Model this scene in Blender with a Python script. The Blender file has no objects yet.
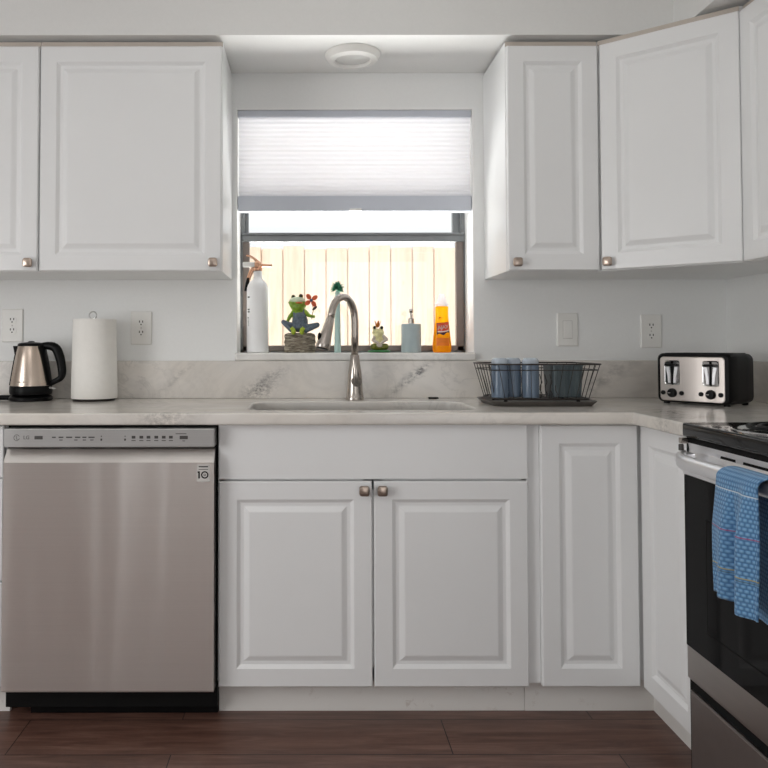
import bpy, bmesh, math, random
from mathutils import Matrix, Vector, noise
C = bpy.context.scene.collection
PI = math.pi
random.seed(4)
# ------------------------------------------------------------------ camera, sky, sun, lights, exposure
cam_d = bpy.data.cameras.new('camera')
cam = bpy.data.objects.new('camera', cam_d)
C.objects.link(cam)
cam.location = (0.0053, -2.8574, 1.113)
cam.rotation_euler = (Matrix.Rotation(PI / 2 + 0.028, 4, 'X') @ Matrix.Rotation(-0.0011, 4, 'Z')).to_euler()
cam_d.sensor_width = 36
cam_d.lens = 748.07 / 768 * 36
cam_d.shift_x = (384 - 308.2) / 768
cam_d.shift_y = -(384 - 324.47) / 768
cam_d.clip_start = 0.02
bpy.context.scene.camera = cam

world = bpy.data.worlds.new('world')
bpy.context.scene.world = world
world.use_nodes = True
wn = world.node_tree.nodes
bg = wn['Background']
sky = wn.new('ShaderNodeTexSky')
sky.sky_type = 'NISHITA'
sky.sun_disc = False
sky.sun_elevation = math.radians(58)
sky.sun_rotation = math.radians(200)
sky.dust_density = 4.0
mixw = wn.new('ShaderNodeMix'); mixw.data_type = 'RGBA'
mixw.inputs[0].default_value = 0.9
mixw.inputs[7].default_value = (5.2, 5.2, 5.25, 1)
world.node_tree.links.new(sky.outputs[0], mixw.inputs[6])
world.node_tree.links.new(mixw.outputs[2], bg.inputs[0])
bg.inputs[1].default_value = 0.22

def light(name, kind, loc, rot, energy, color=(1, 1, 1), **kw):
    d = bpy.data.lights.new(name, kind)
    d.energy = energy; d.color = color
    for k, v in kw.items(): setattr(d, k, v)
    o = bpy.data.objects.new(name, d)
    o.location = loc; o.rotation_euler = rot
    C.objects.link(o)
    return o
light('sun', 'SUN', (0, -4, 8), (math.radians(36), 0, math.radians(-14)), 1.0, (1.0, 0.95, 0.86), angle=0.02)
# rear lamp added at an assumed patio door; side lamp gives daylight from left
light('rear_fill', 'AREA', (0.7, -5.15, 1.15), (PI / 2, 0, 0), 8, (1.0, 0.997, 0.992), shape='RECTANGLE', size=1.5, size_y=2.0)
light('side_window_daylight', 'AREA', (-2.55, -2.6, 1.2), (PI / 2, 0, -PI / 2), 36, (1.0, 0.997, 0.992), shape='RECTANGLE', size=1.6, size_y=1.3)
# added fill lamp below the sill, aimed up through the kitchen window
light('window_fill', 'AREA', (0.185, 0.75, 0.38), (-math.radians(137), 0, 0), 60, (1.0, 0.985, 0.96), shape='RECTANGLE', size=1.3, size_y=0.9, spread=math.radians(100))
# added overhead area lamp that brightens the room
light('ceiling_fill', 'AREA', (-0.5, -2.9, 2.40), (0, 0, 0), 7, (1.0, 0.99, 0.975), shape='RECTANGLE', size=1.2, size_y=1.2)
vs = bpy.context.scene.view_settings
vs.view_transform = 'Standard'
vs.look = 'None'
vs.gamma = 1
vs.use_curve_mapping = False
vs.exposure = 0.07
cy = bpy.context.scene.cycles
cy.max_bounces = 10; cy.transparent_max_bounces = 16; cy.diffuse_bounces = 6
cy.sample_clamp_indirect = 4.0
cy.caustics_reflective = False; cy.caustics_refractive = False

# ------------------------------------------------------------------ materials
def lin(r, g, b):
    f = lambda c: c / 255 / 12.92 if c <= 10 else ((c / 255 + 0.055) / 1.055) ** 2.4
    return (f(r), f(g), f(b), 1)

class NT:
    def __init__(s, name):
        s.m = bpy.data.materials.new(name); s.m.use_nodes = True
        s.t = s.m.node_tree; s.n = s.t.nodes; s.b = s.n['Principled BSDF']; s.out = s.n['Material Output']
    def new(s, t, **kw):
        n = s.n.new('ShaderNode' + t)
        for k, v in kw.items(): setattr(n, k, v)
        return n
    def link(s, a, b): s.t.links.new(a, b)
    def coord(s, scale=(1, 1, 1), rot=(0, 0, 0), kind='Object'):
        tc = s.new('TexCoord'); mp = s.new('Mapping')
        mp.inputs['Scale'].default_value = scale; mp.inputs['Rotation'].default_value = rot
        s.link(tc.outputs[kind], mp.inputs[0])
        return mp.outputs[0]
    def geo(s, scale=(1, 1, 1), rot=(0, 0, 0)):
        g = s.new('NewGeometry'); mp = s.new('Mapping')
        mp.inputs['Scale'].default_value = scale; mp.inputs['Rotation'].default_value = rot
        s.link(g.outputs['Position'], mp.inputs[0])
        return mp.outputs[0]
    def noise(s, vec, scale, detail=4, rough=0.55, dist=0):
        n = s.new('TexNoise'); n.inputs['Scale'].default_value = scale; n.inputs['Detail'].default_value = detail
        n.inputs['Roughness'].default_value = rough; n.inputs['Distortion'].default_value = dist
        s.link(vec, n.inputs['Vector'])
        return n.outputs['Fac']
    def ramp(s, fac, stops, interp='LINEAR'):
        r = s.new('ValToRGB'); e = r.color_ramp.elements; r.color_ramp.interpolation = interp
        while len(e) < len(stops): e.new(0.5)
        for i, (p, c) in enumerate(stops):
            e[i].position = p; e[i].color = c if len(c) == 4 else (*c, 1)
        s.link(fac, r.inputs[0])
        return r.outputs[0]
    def math(s, op, a, b=None, clamp=False):
        n = s.new('Math', operation=op); n.use_clamp = clamp
        for i, v in enumerate((a, b)):
            if v is None: continue
            if isinstance(v, (int, float)): n.inputs[i].default_value = v
            else: s.link(v, n.inputs[i])
        return n.outputs[0]
    def mix(s, fac, a, b, blend='MIX'):
        n = s.new('Mix', data_type='RGBA', blend_type=blend)
        for i, v in ((0, fac), (6, a), (7, b)):
            if isinstance(v, (int, float)): n.inputs[i].default_value = v
            elif isinstance(v, tuple): n.inputs[i].default_value = v
            else: s.link(v, n.inputs[i])
        return n.outputs[2]
    def bump(s, h, strength=0.3, dist=0.002):
        n = s.new('Bump'); n.inputs['Strength'].default_value = strength; n.inputs['Distance'].default_value = dist
        s.link(h, n.inputs['Height']); s.link(n.outputs[0], s.b.inputs['Normal'])
    def set(s, **kw):
        for k, v in kw.items():
            s.b.inputs[k.replace('_', ' ')].default_value = v
        return s

M = {}
def plain(name, col, rough=0.5, metal=0.0, spec=0.5, var=0.04, scale=30, bump=0.0, **kw):
    t = NT(name)
    c = lin(*col)
    v = t.coord(kind='Object')
    nz = t.noise(v, scale, 3)
    dark = tuple(x * (1 - var) for x in c[:3]) + (1,); lite = tuple(min(1, x * (1 + var)) for x in c[:3]) + (1,)
    t.link(t.ramp(nz, [(0.3, dark), (0.7, lite)]), t.b.inputs['Base Color'])
    t.set(Roughness=rough, Metallic=metal, **kw)
    t.b.inputs['Specular IOR Level'].default_value = spec
    if bump: t.bump(nz, bump)
    M[name] = t.m
    return t
plain('wall_paint', (235, 236, 235), 0.6, bump=0.04, scale=90, var=0.01)
plain('soffit_paint', (228, 228, 226), 0.65, bump=0.05, scale=120, var=0.01)
plain('room_paint', (226, 226, 226), 0.7, var=0.02)
plain('cabinet_white', (235, 236, 236), 0.3, var=0.01, scale=4)
plain('cabinet_edge_shaded', (192, 182, 172), 0.5, var=0.02)  # beige top edge, colour darkened for the shade under the soffit
plain('white_plastic', (232, 231, 227), 0.35, var=0.01)
plain('reveal_white', (240, 240, 238), 0.45, var=0.01)
plain('black_plastic', (9, 9, 10), 0.42, spec=0.16, var=0.1)
plain('black_gloss', (6, 6, 7), 0.08, spec=0.3, var=0.1)
plain('black_matte', (7, 7, 7), 0.7, spec=0.2, var=0.1)
plain('grey_mark', (70, 68, 66), 0.6)
plain('light_mark', (196, 194, 190), 0.5)
plain('logo_grey', (112, 110, 108), 0.5)
plain('sticker', (206, 204, 200), 0.5)
plain('chrome', (225, 225, 225), 0.08, 1.0, var=0.01)
plain('nickel', (186, 178, 170), 0.26, 1.0, var=0.04, scale=60)
plain('knob_nickel', (176, 160, 148), 0.3, 1.0, var=0.06, scale=90)
plain('bright_steel', (238, 238, 240), 0.34, 1.0, var=0.01)
plain('sink_steel', (120, 120, 118), 0.3, 1.0, var=0.05)
plain('rose_gold', (206, 160, 132), 0.25, 1.0, var=0.03)
plain('matte_white', (240, 240, 240), 0.45, var=0.01)
plain('paper', (240, 238, 233), 0.9, var=0.015, scale=60, bump=0.25)
plain('frame_alu', (122, 125, 126), 0.38, 0.35, var=0.05)
plain('frame_bronze', (118, 108, 102), 0.38, 0.35, var=0.05)
plain('frame_dark', (46, 38, 34), 0.5)
plain('wire_dark', (62, 58, 55), 0.4, 0.6, var=0.1)
plain('tray_grey', (92, 88, 84), 0.45, 0.2, var=0.05)
plain('ceramic_blue', (178, 193, 196), 0.4, var=0.04)
plain('aqua', (180, 208, 202), 0.45, var=0.05)
plain('tuft_green', (58, 132, 102), 0.7, var=0.35, scale=200)
plain('frog_green', (126, 160, 46), 0.35, var=0.4, scale=70)
plain('frog_pale', (204, 216, 186), 0.4, var=0.12, scale=80)
plain('frog_feet', (168, 190, 52), 0.4, var=0.25, scale=90)
plain('denim', (96, 108, 120), 0.7, var=0.35, scale=150, bump=0.4)
plain('frog_mouth', (196, 104, 52), 0.5, var=0.1)
plain('eye_black', (12, 12, 10), 0.1)
plain('eye_brown', (96, 84, 40), 0.2, var=0.2)
plain('flower_orange', (206, 92, 52), 0.55, var=0.12, scale=150)
plain('flower_blue', (70, 84, 108), 0.5)
plain('frog_cream', (226, 220, 164), 0.45, var=0.18, scale=120)
plain('frog_arm', (200, 188, 176), 0.5, var=0.12, scale=120)
plain('lily_green', (40, 112, 58), 0.4, var=0.25, scale=90)
plain('leaf_olive', (104, 108, 36), 0.45, var=0.35, scale=110)
plain('crown_orange', (188, 112, 44), 0.35, 0.3, var=0.1)
plain('label_navy', (44, 36, 62), 0.5)
plain('label_red', (226, 82, 40), 0.5, var=0.1, scale=200)
plain('label_orange', (240, 128, 24), 0.5, var=0.1)
plain('label_white', (240, 232, 224), 0.5)
plain('cap_white', (242, 242, 244), 0.35)
plain('sand', (190, 178, 160), 0.9, var=0.1)
plain('range_dark_steel', (132, 124, 121), 0.36, 0.7, var=0.03)

def stump_mat():
    t = NT('stump_bark'); v = t.coord(scale=(30, 30, 190))
    n = t.noise(v, 1.0, 6, 0.65, 0.6)
    t.link(t.ramp(n, [(0.3, lin(42, 36, 30)), (0.5, lin(128, 118, 102)), (0.72, lin(196, 188, 170))]), t.b.inputs['Base Color'])
    t.set(Roughness=0.8); t.bump(n, 0.9, 0.004); M['stump_bark'] = t.m
stump_mat()

def steel_brushed(name, col, rough=0.27, along='X', streak=0.06, aniso=0.75, metal=1.0):
    t = NT(name)
    sc = {'X': (2, 60, 900), 'Y': (60, 2, 900), 'Z': (900, 900, 2)}[along]
    n = t.noise(t.coord(scale=sc), 1.0, 3, 0.6)
    c = lin(*col)
    t.link(t.ramp(n, [(0.25, tuple(x * (1 - streak) for x in c[:3])), (0.75, tuple(min(1, x * (1 + streak)) for x in c[:3]))]), t.b.inputs['Base Color'])
    t.set(Metallic=metal, Roughness=rough, Anisotropic=aniso)
    cx = t.new('CombineXYZ')
    cx.inputs[{'X': 2, 'Y': 2, 'Z': 0}[along]].default_value = 1
    t.link(cx.outputs[0], t.b.inputs['Tangent'])
    big = t.noise(t.coord(scale=(3.8, 1, 0.35)), 1.0, 2, 0.5)
    t.bump(big, 0.28, 0.05)
    M[name] = t.m
steel_brushed('steel_door', (240, 236, 232), 0.28, 'X', 0.03, 0.95, 0.9)
steel_brushed('steel_panel', (190, 190, 189), 0.38, metal=0.6)
steel_brushed('steel_range', (170, 164, 160), 0.28, 'Y')
steel_brushed('steel_kettle', (206, 190, 176), 0.27, 'Z', 0.05, 0.3)
steel_brushed('steel_toaster', (212, 204, 198), 0.3, 'Z', 0.06, 0.3)

def marble(name, base=(226, 222, 216), streaks=()):
    """white marble with soft grey veins; streaks = (x, z_or_y, angle, length, width, strength, grain)"""
    t = NT(name)
    v = t.geo()
    n1 = t.noise(v, 2.6, 8, 0.6, 1.6)
    vein = t.ramp(n1, [(0.40, (0, 0, 0)), (0.485, (1, 1, 1)), (0.50, (1, 1, 1)), (0.60, (0, 0, 0))])
    n2 = t.noise(t.geo(rot=(0.3, 0.6, 0.2)), 7.0, 7, 0.62, 1.2)
    fine = t.ramp(n2, [(0.46, (0, 0, 0)), (0.50, (1, 1, 1)), (0.535, (0, 0, 0))])
    n3 = t.noise(v, 1.3, 3)
    patch = t.ramp(n3, [(0.42, (0, 0, 0)), (0.62, (1, 1, 1))])
    a = t.math('MULTIPLY', vein, 0.13)
    b = t.math('MULTIPLY', t.math('MULTIPLY', fine, patch), 0.2)
    fac = t.math('ADD', a, b, True)
    warm = t.ramp(t.noise(v, 3.5, 4), [(0.35, lin(*base)), (0.7, lin(base[0] - 4, base[1] - 6, base[2] - 9))])
    col = t.mix(fac, warm, lin(132, 130, 130))
    sep = t.new('SeparateXYZ'); t.link(v, sep.inputs[0])
    warp = t.math('MULTIPLY', t.math('SUBTRACT', t.noise(v, 16, 5, 0.6), 0.5), 0.05)
    for (sx, sz, ang, ln, wd, st, grain, ax) in streaks:
        X = t.math('SUBTRACT', sep.outputs[0], sx); Z = t.math('SUBTRACT', sep.outputs[ax], sz)
        ca, sa = math.cos(ang), math.sin(ang)
        u = t.math('ADD', t.math('MULTIPLY', X, ca), t.math('MULTIPLY', Z, sa))
        w = t.math('ADD', t.math('SUBTRACT', t.math('MULTIPLY', Z, ca), t.math('MULTIPLY', X, sa)), warp)
        u2 = t.math('POWER', t.math('ABSOLUTE', t.math('DIVIDE', u, ln)), 2)
        w2 = t.math('POWER', t.math('ABSOLUTE', t.math('DIVIDE', w, wd)), 2)
        g = t.math('POWER', 2.718, t.math('MULTIPLY', t.math('ADD', u2, w2), -1))
        gr = t.ramp(t.noise(t.geo(scale=(1, 1, 1.6)), grain, 5, 0.7), [(0.40, (0, 0, 0)), (0.62, (1, 1, 1))])
        g = t.math('MULTIPLY', t.math('MULTIPLY', g, gr), st, True)
        col = t.mix(g, col, lin(70, 70, 74))
    t.link(col, t.b.inputs['Base Color'])
    t.set(Roughness=0.16)
    M[name] = t.m
marble('marble_top', (226, 222, 216), ((-0.42, -0.64, 0.0, 0.07, 0.03, 0.45, 60, 1), (1.08, -0.62, 1.2, 0.16, 0.05, 0.6, 45, 1), (1.02, -0.80, 0.5, 0.12, 0.04, 0.5, 60, 1)))
marble('marble_splash', (226, 222, 217), ((-0.185, 0.945, 0.35, 0.06, 0.03, 0.8, 75, 2), (-0.14, 0.985, 0.5, 0.07, 0.018, 0.5, 90, 2),
       (0.415, 1.005, 0.62, 0.062, 0.016, 1.0, 40, 2), (0.34, 0.955, 0.5, 0.05, 0.012, 0.45, 40, 2), (-0.48, 1.0, 0.7, 0.12, 0.012, 0.3, 30, 2), (1.12, 0.98, 0.6, 0.16, 0.03, 0.4, 25, 2)))
marble('marble_sill', (236, 235, 232))

def floor_mat():
    t = NT('wood_floor')
    mp = t.geo(rot=(0, 0, 0))
    br = t.new('TexBrick'); br.offset = 0.37; br.inputs['Scale'].default_value = 1.0
    br.inputs['Brick Width'].default_value = 1.22; br.inputs['Row Height'].default_value = 0.19
    br.inputs['Mortar Size'].default_value = 0.0016; br.inputs['Mortar Smooth'].default_value = 0.1
    br.inputs['Color1'].default_value = (0.25, 0.25, 0.25, 1); br.inputs['Color2'].default_value = (0.75, 0.75, 0.75, 1)
    br.inputs['Mortar'].default_value = (0.5, 0.5, 0.5, 1)
    off = t.new('Mapping'); off.inputs['Location'].default_value = (0.37, 0.03, 0); t.link(mp, off.inputs[0]); t.link(off.outputs[0], br.inputs['Vector'])
    # grain shifted from plank to plank
    cm = t.new('CombineXYZ'); t.link(t.math('MULTIPLY', br.outputs['Color'], 7.0), cm.inputs[2])
    add = t.new('VectorMath', operation='ADD'); t.link(t.geo(scale=(1.5, 15, 1)), add.inputs[0]); t.link(cm.outputs[0], add.inputs[1])
    g = t.noise(add.outputs[0], 2.4, 8, 0.65, 1.1)
    add2 = t.new('VectorMath', operation='ADD'); t.link(t.geo(scale=(4, 90, 1)), add2.inputs[0]); t.link(cm.outputs[0], add2.inputs[1])
    g2 = t.noise(add2.outputs[0], 2.0, 4, 0.6)
    c = t.ramp(g, [(0.25, lin(66, 44, 37)), (0.5, lin(106, 76, 65)), (0.75, lin(136, 104, 91))])
    c = t.mix(t.math('MULTIPLY', g2, 0.55), c, lin(72, 50, 43))
    tone = t.mix(0.2, c, br.outputs['Color'], 'OVERLAY')
    c = t.mix(br.outputs['Fac'], tone, lin(24, 15, 12))
    t.link(c, t.b.inputs['Base Color'])
    t.set(Roughness=0.36)
    t.bump(t.math('SUBTRACT', g2, t.math('MULTIPLY', br.outputs['Fac'], 2.0)), 0.12, 0.002)
    M['wood_floor'] = t.m
floor_mat()

def kick_mat():
    t = NT('kick_white'); v = t.geo()
    n = t.noise(v, 22, 6, 0.7); m2 = t.noise(v, 4, 3)
    s = t.math('MULTIPLY', t.ramp(n, [(0.58, (0, 0, 0)), (0.72, (1, 1, 1))]), t.ramp(m2, [(0.45, (0, 0, 0)), (0.65, (1, 1, 1))]))
    t.link(t.mix(t.math('MULTIPLY', s, 0.6), lin(228, 226, 222), lin(150, 122, 100)), t.b.inputs['Base Color'])
    t.set(Roughness=0.4); M['kick_white'] = t.m
kick_mat()

def fence_mat():
    t = NT('fence_pine'); v = t.geo(scale=(9, 9, 0.8))
    n = t.noise(v, 2.2, 6, 0.6, 0.8)
    c = t.ramp(n, [(0.3, lin(224, 200, 178)), (0.55, lin(238, 219, 202)), (0.8, lin(242, 228, 216))])
    k = t.ramp(t.noise(t.geo(scale=(7, 7, 3.2)), 1.7, 2), [(0.70, (0, 0, 0)), (0.76, (1, 1, 1))])
    t.link(t.mix(t.math('MULTIPLY', k, 0.5), c, lin(150, 106, 70)), t.b.inputs['Base Color'])
    t.set(Roughness=0.8); M['fence_pine'] = t.m
fence_mat()

def glass_mat(name, tint=(1, 1, 1, 1), ior=1.45, rough=0.0, mixin=None):
    t = NT(name)
    tr = t.new('BsdfTransparent'); tr.inputs[0].default_value = tint
    gl = t.new('BsdfGlossy'); gl.inputs['Roughness'].default_value = rough
    mx = t.new('MixShader'); mx.inputs[0].default_value = 0.05; t.link(tr.outputs[0], mx.inputs[1]); t.link(gl.outputs[0], mx.inputs[2])
    t.link(mx.outputs[0], t.out.inputs[0])
    M[name] = t.m
    return t
glass_mat('window_glass', (0.97, 0.98, 0.98, 1))

def tinted(name, col, through, amount, rough=0.12):
    """translucent coloured plastic or glass: a bit of see-through over a coloured body"""
    t = NT(name)
    t.link(t.ramp(t.noise(t.coord(scale=(40, 40, 4)), 1.5, 3), [(0.3, lin(*[max(0, c - 22) for c in col])), (0.7, lin(*col))]), t.b.inputs['Base Color'])
    t.set(Roughness=rough)
    tr = t.new('BsdfTransparent'); tr.inputs[0].default_value = through
    mx = t.new('MixShader'); mx.inputs[0].default_value = amount
    t.link(t.b.outputs[0], mx.inputs[1]); t.link(tr.outputs[0], mx.inputs[2]); t.link(mx.outputs[0], t.out.inputs[0])
    M[name] = t.m
tinted('tumbler_glass', (146, 162, 180), (0.72, 0.80, 0.88, 1), 0.42)
tinted('tumbler_base', (196, 208, 220), (0.8, 0.88, 0.95, 1), 0.25)
tinted('bin_smoke', (98, 110, 114), (0.5, 0.55, 0.55, 1), 0.22, 0.3)

def translucent(name, col, tcol, amount, rough=0.6):
    t = NT(name)
    t.b.inputs['Base Color'].default_value = lin(*col); t.set(Roughness=rough)
    tl = t.new('BsdfTranslucent'); tl.inputs[0].default_value = lin(*tcol)
    mx = t.new('MixShader'); mx.inputs[0].default_value = amount
    t.link(t.b.outputs[0], mx.inputs[1]); t.link(tl.outputs[0], mx.inputs[2]); t.link(mx.outputs[0], t.out.inputs[0])
    M[name] = t.m
    return t
sh = translucent('shade_fabric', (236, 236, 238), (240, 240, 242), 0.58, 0.8)
translucent('soap_orange', (255, 172, 16), (255, 206, 70), 0.78, 0.15)
translucent('cap_clear', (245, 245, 247), (250, 250, 252), 0.55, 0.3)
translucent('blind_rail', (206, 210, 218), (220, 225, 235), 0.12, 0.5)
translucent('lens_white', (245, 245, 242), (245, 245, 242), 0.3, 0.4)

def towel_mat():
    t = NT('towel_blue')
    tc = t.new('TexCoord'); sep = t.new('SeparateXYZ'); t.link(tc.outputs['UV'], sep.inputs[0])
    u = t.math('MULTIPLY', sep.outputs[0], 1.0); v = sep.outputs[1]
    # waffle cells 11 x 8 mm, offset every other row
    row = t.math('FLOOR', t.math('DIVIDE', v, 0.0085))
    sh_ = t.math('MULTIPLY', t.math('MODULO', row, 2.0), 0.5)
    fu = t.math('FRACT', t.math('ADD', t.math('DIVIDE', u, 0.011), sh_)); fv = t.math('FRACT', t.math('DIVIDE', v, 0.0085))
    hu = t.math('SINE', t.math('MULTIPLY', fu, PI)); hv = t.math('SINE', t.math('MULTIPLY', fv, PI))
    h = t.math('MULTIPLY', hu, hv)
    c = t.ramp(h, [(0.0, lin(60, 104, 146)), (0.5, lin(98, 144, 186)), (1.0, lin(132, 176, 210))])
    nz = t.noise(t.coord(), 18, 3)
    c = t.mix(t.math('MULTIPLY', nz, 0.3), c, lin(104, 150, 192))
    for pos, colr in ((0.018, (206, 216, 222)), (0.098, (160, 66, 104)), (0.176, (184, 168, 96)), (0.182, (70, 92, 104)), (0.222, (84, 122, 160))):
        d = t.math('ABSOLUTE', t.math('SUBTRACT', v, pos))
        on = t.math('LESS_THAN', d, 0.0013)
        c = t.mix(t.math('MULTIPLY', on, 0.75), c, lin(*colr))
    t.link(c, t.b.inputs['Base Color'])
    t.set(Roughness=0.95)
    t.b.inputs['Sheen Weight'].default_value = 0.2
    t.bump(t.math('ADD', h, t.math('MULTIPLY', t.noise(t.coord(), 260, 3), 0.6)), 0.5, 0.0035)
    M['towel_blue'] = t.m
towel_mat()

def oven_glass():
    t = NT('oven_glass')
    t.b.inputs['Base Color'].default_value = lin(8, 8, 9)
    t.set(Roughness=0.05); t.b.inputs['Specular IOR Level'].default_value = 0.09; M['oven_glass'] = t.m
oven_glass()

# ------------------------------------------------------------------ object helpers
W = {}
def thing(name, label, cat, loc=(0, 0, 0), rotz=0, group=None):
    o = bpy.data.objects.new(name, None); C.objects.link(o)
    o.empty_display_size = 0.05
    o.location = loc; o.rotation_euler = (0, 0, rotz)
    o['label'] = label; o['category'] = cat
    if group: o['group'] = group
    W[o] = Matrix.Translation(loc) @ Matrix.Rotation(rotz, 4, 'Z')
    return o
def tag(o, label, cat, group=None):
    o['label'] = label; o['category'] = cat
    if group: o['group'] = group
    return o
def obj(name, bm, mat, parent=None, smooth=False, local=False, label=None, angle=40):
    """links bm as one mesh object; geometry is given in world space unless local"""
    if parent is not None and not local:
        bmesh.ops.transform(bm, matrix=W[parent].inverted(), verts=bm.verts)
    bmesh.ops.recalc_face_normals(bm, faces=bm.faces)
    me = bpy.data.meshes.new(name); bm.to_mesh(me); bm.free()
    me.materials.append(M[mat] if isinstance(mat, str) else mat)
    if smooth:
        me.polygons.foreach_set('use_smooth', [True] * len(me.polygons))
        if angle < 180: me.set_sharp_from_angle(angle=math.radians(angle))
    o = bpy.data.objects.new(name, me); C.objects.link(o)
    if parent is not None: o.parent = parent
    W[o] = W[parent] if parent is not None else Matrix()
    if label: o['label'] = label
    return o
def struct(name, bm, mat, parent=None, **kw):
    o = obj(name, bm, mat, parent, **kw); o['kind'] = 'structure'
    return o
def place(o):
    """top-level single-mesh object: move the origin to the middle of its base"""
    me = o.data
    xs = [v.co for v in me.vertices]
    c = Vector((sum((min(p[i] for p in xs), max(p[i] for p in xs))) / 2 for i in (0, 1)))
    z = min(p.z for p in xs)
    off = Vector((c.x, c.y, z))
    me.transform(Matrix.Translation(-off)); o.location = off; W[o] = Matrix.Translation(off)
    return o
def dup(root, loc, rotz=None, label=None, group=None):
    r = root.copy(); C.objects.link(r); r.location = loc
    if rotz is not None: r.rotation_euler = (0, 0, rotz)
    if label: r['label'] = label
    if group: r['group'] = group
    for ch in list(root.children):
        c = ch.copy(); C.objects.link(c); c.parent = r
        for g in ch.children:
            d = g.copy(); C.objects.link(d); d.parent = c
    return r
def B(): return bmesh.new()
def merge(bm, other, mat=None):
    me = bpy.data.meshes.new('tmp'); 
    if mat is not None: bmesh.ops.transform(other, matrix=mat, verts=other.verts)
    other.to_mesh(me); other.free(); bm.from_mesh(me); bpy.data.meshes.remove(me)
def box(bm, x0, x1, y0, y1, z0, z1, bev=0.0, seg=2, mat=None):
    b = B()
    bmesh.ops.create_cube(b, size=1)
    bmesh.ops.transform(b, matrix=Matrix.Translation(((x0 + x1) / 2, (y0 + y1) / 2, (z0 + z1) / 2)) @ Matrix.Diagonal((abs(x1 - x0), abs(y1 - y0), abs(z1 - z0), 1)), verts=b.verts)
    if bev: bmesh.ops.bevel(b, geom=b.edges[:], offset=bev, segments=seg, profile=0.5, affect='EDGES')
    merge(bm, b, mat)
    return bm
def mbox(*a, **k): return box(B(), *a, **k)
def loft(bm, rings, cap0=True, cap1=True, closed=True):
    vs = [[bm.verts.new(p) for p in r] for r in rings]
    n = len(vs[0])
    for a, b in zip(vs, vs[1:]):
        for i in range(n if closed else n - 1):
            bm.faces.new((a[i], a[(i + 1) % n], b[(i + 1) % n], b[i]))
    if cap0: bm.faces.new(vs[0][::-1])
    if cap1: bm.faces.new(vs[-1])
    return bm
def lathe(bm, prof, c=(0, 0, 0), seg=32, sx=1.0, sy=1.0, axis='Z'):
    rings = []
    for r, z in prof:
        ring = []
        for i in range(seg):
            a = 2 * PI * i / seg
            p = (r * math.cos(a) * sx, r * math.sin(a) * sy, z)
            if axis == 'Y': p = (p[0], -p[2], p[1])
            if axis == 'X': p = (p[2], p[0], p[1])
            ring.append((c[0] + p[0], c[1] + p[1], c[2] + p[2]))
        rings.append(ring)
    return loft(bm, rings)
def tube(bm, pts, rad, seg=12, flat=1.0, up=(0, 0, 1), smooth_path=0):
    pts = [Vector(p) for p in pts]
    rad = list(rad) if hasattr(rad, '__len__') else [rad] * len(pts)
    for _ in range(smooth_path):
        np_, nr = [pts[0]], [rad[0]]
        for i in range(len(pts) - 1):
            np_ += [pts[i] * 0.75 + pts[i + 1] * 0.25, pts[i] * 0.25 + pts[i + 1] * 0.75]
            nr += [rad[i] * 0.75 + rad[i + 1] * 0.25, rad[i] * 0.25 + rad[i + 1] * 0.75]
        pts, rad = np_ + [pts[-1]], nr + [rad[-1]]
    rings = []; nrm = None
    for i, p in enumerate(pts):
        t = (pts[min(i + 1, len(pts) - 1)] - pts[max(i - 1, 0)]).normalized()
        if nrm is None:
            nrm = Vector(up); 
            if abs(nrm.dot(t)) > 0.95: nrm = Vector((1, 0, 0)) if abs(t.x) < 0.9 else Vector((0, 1, 0))
        nrm = (nrm - t * nrm.dot(t)).normalized()
        bi = t.cross(nrm)
        rings.append([p + (nrm * math.cos(2 * PI * k / seg) + bi * math.sin(2 * PI * k / seg) * flat) * rad[i] for k in range(seg)])
    return loft(bm, rings)
def ell(bm, c, r, mat=None, u=20, v=14, rot=None):
    m = Matrix.Translation(c) @ (rot.to_matrix().to_4x4() if rot is not None else Matrix()) @ Matrix.Diagonal((r[0], r[1], r[2], 1))
    bmesh.ops.create_uvsphere(bm, u_segments=u, v_segments=v, radius=1, matrix=m)
    return bm
def rr(cx, cy, w, h, r, z, n=6):
    """rounded rectangle ring in XY"""
    out = []
    for (sx, sy, a0) in ((1, 1, 0), (-1, 1, PI / 2), (-1, -1, PI), (1, -1, 1.5 * PI)):
        for k in range(n + 1):
            a = a0 + k / n * PI / 2
            out.append((cx + sx * (w / 2 - r) + r * math.cos(a), cy + sy * (h / 2 - r) + r * math.sin(a), z))
    return out
def xf(bm, m): bmesh.ops.transform(bm, matrix=m, verts=bm.verts); return bm
def prism(bm, poly, y0, y1):
    """polygon in XZ extruded along Y"""
    return loft(bm, [[(x, y0, z) for x, z in poly], [(x, y1, z) for x, z in poly]])
def text_bm(s, size, spacing=1.0, bold=0.0, depth=0.0004):
    cu = bpy.data.curves.new('t', 'FONT'); cu.body = s; cu.size = size; cu.extrude = depth; cu.offset = bold
    cu.align_x = 'CENTER'; cu.align_y = 'CENTER'; cu.space_character = spacing; cu.resolution_u = 3
    o = bpy.data.objects.new('t', cu); C.objects.link(o)
    dg = bpy.context.evaluated_depsgraph_get()
    me = bpy.data.meshes.new_from_object(o.evaluated_get(dg))
    bm = B(); bm.from_mesh(me)
    bpy.data.objects.remove(o); bpy.data.curves.remove(cu); bpy.data.meshes.remove(me)
    return bm
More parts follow.
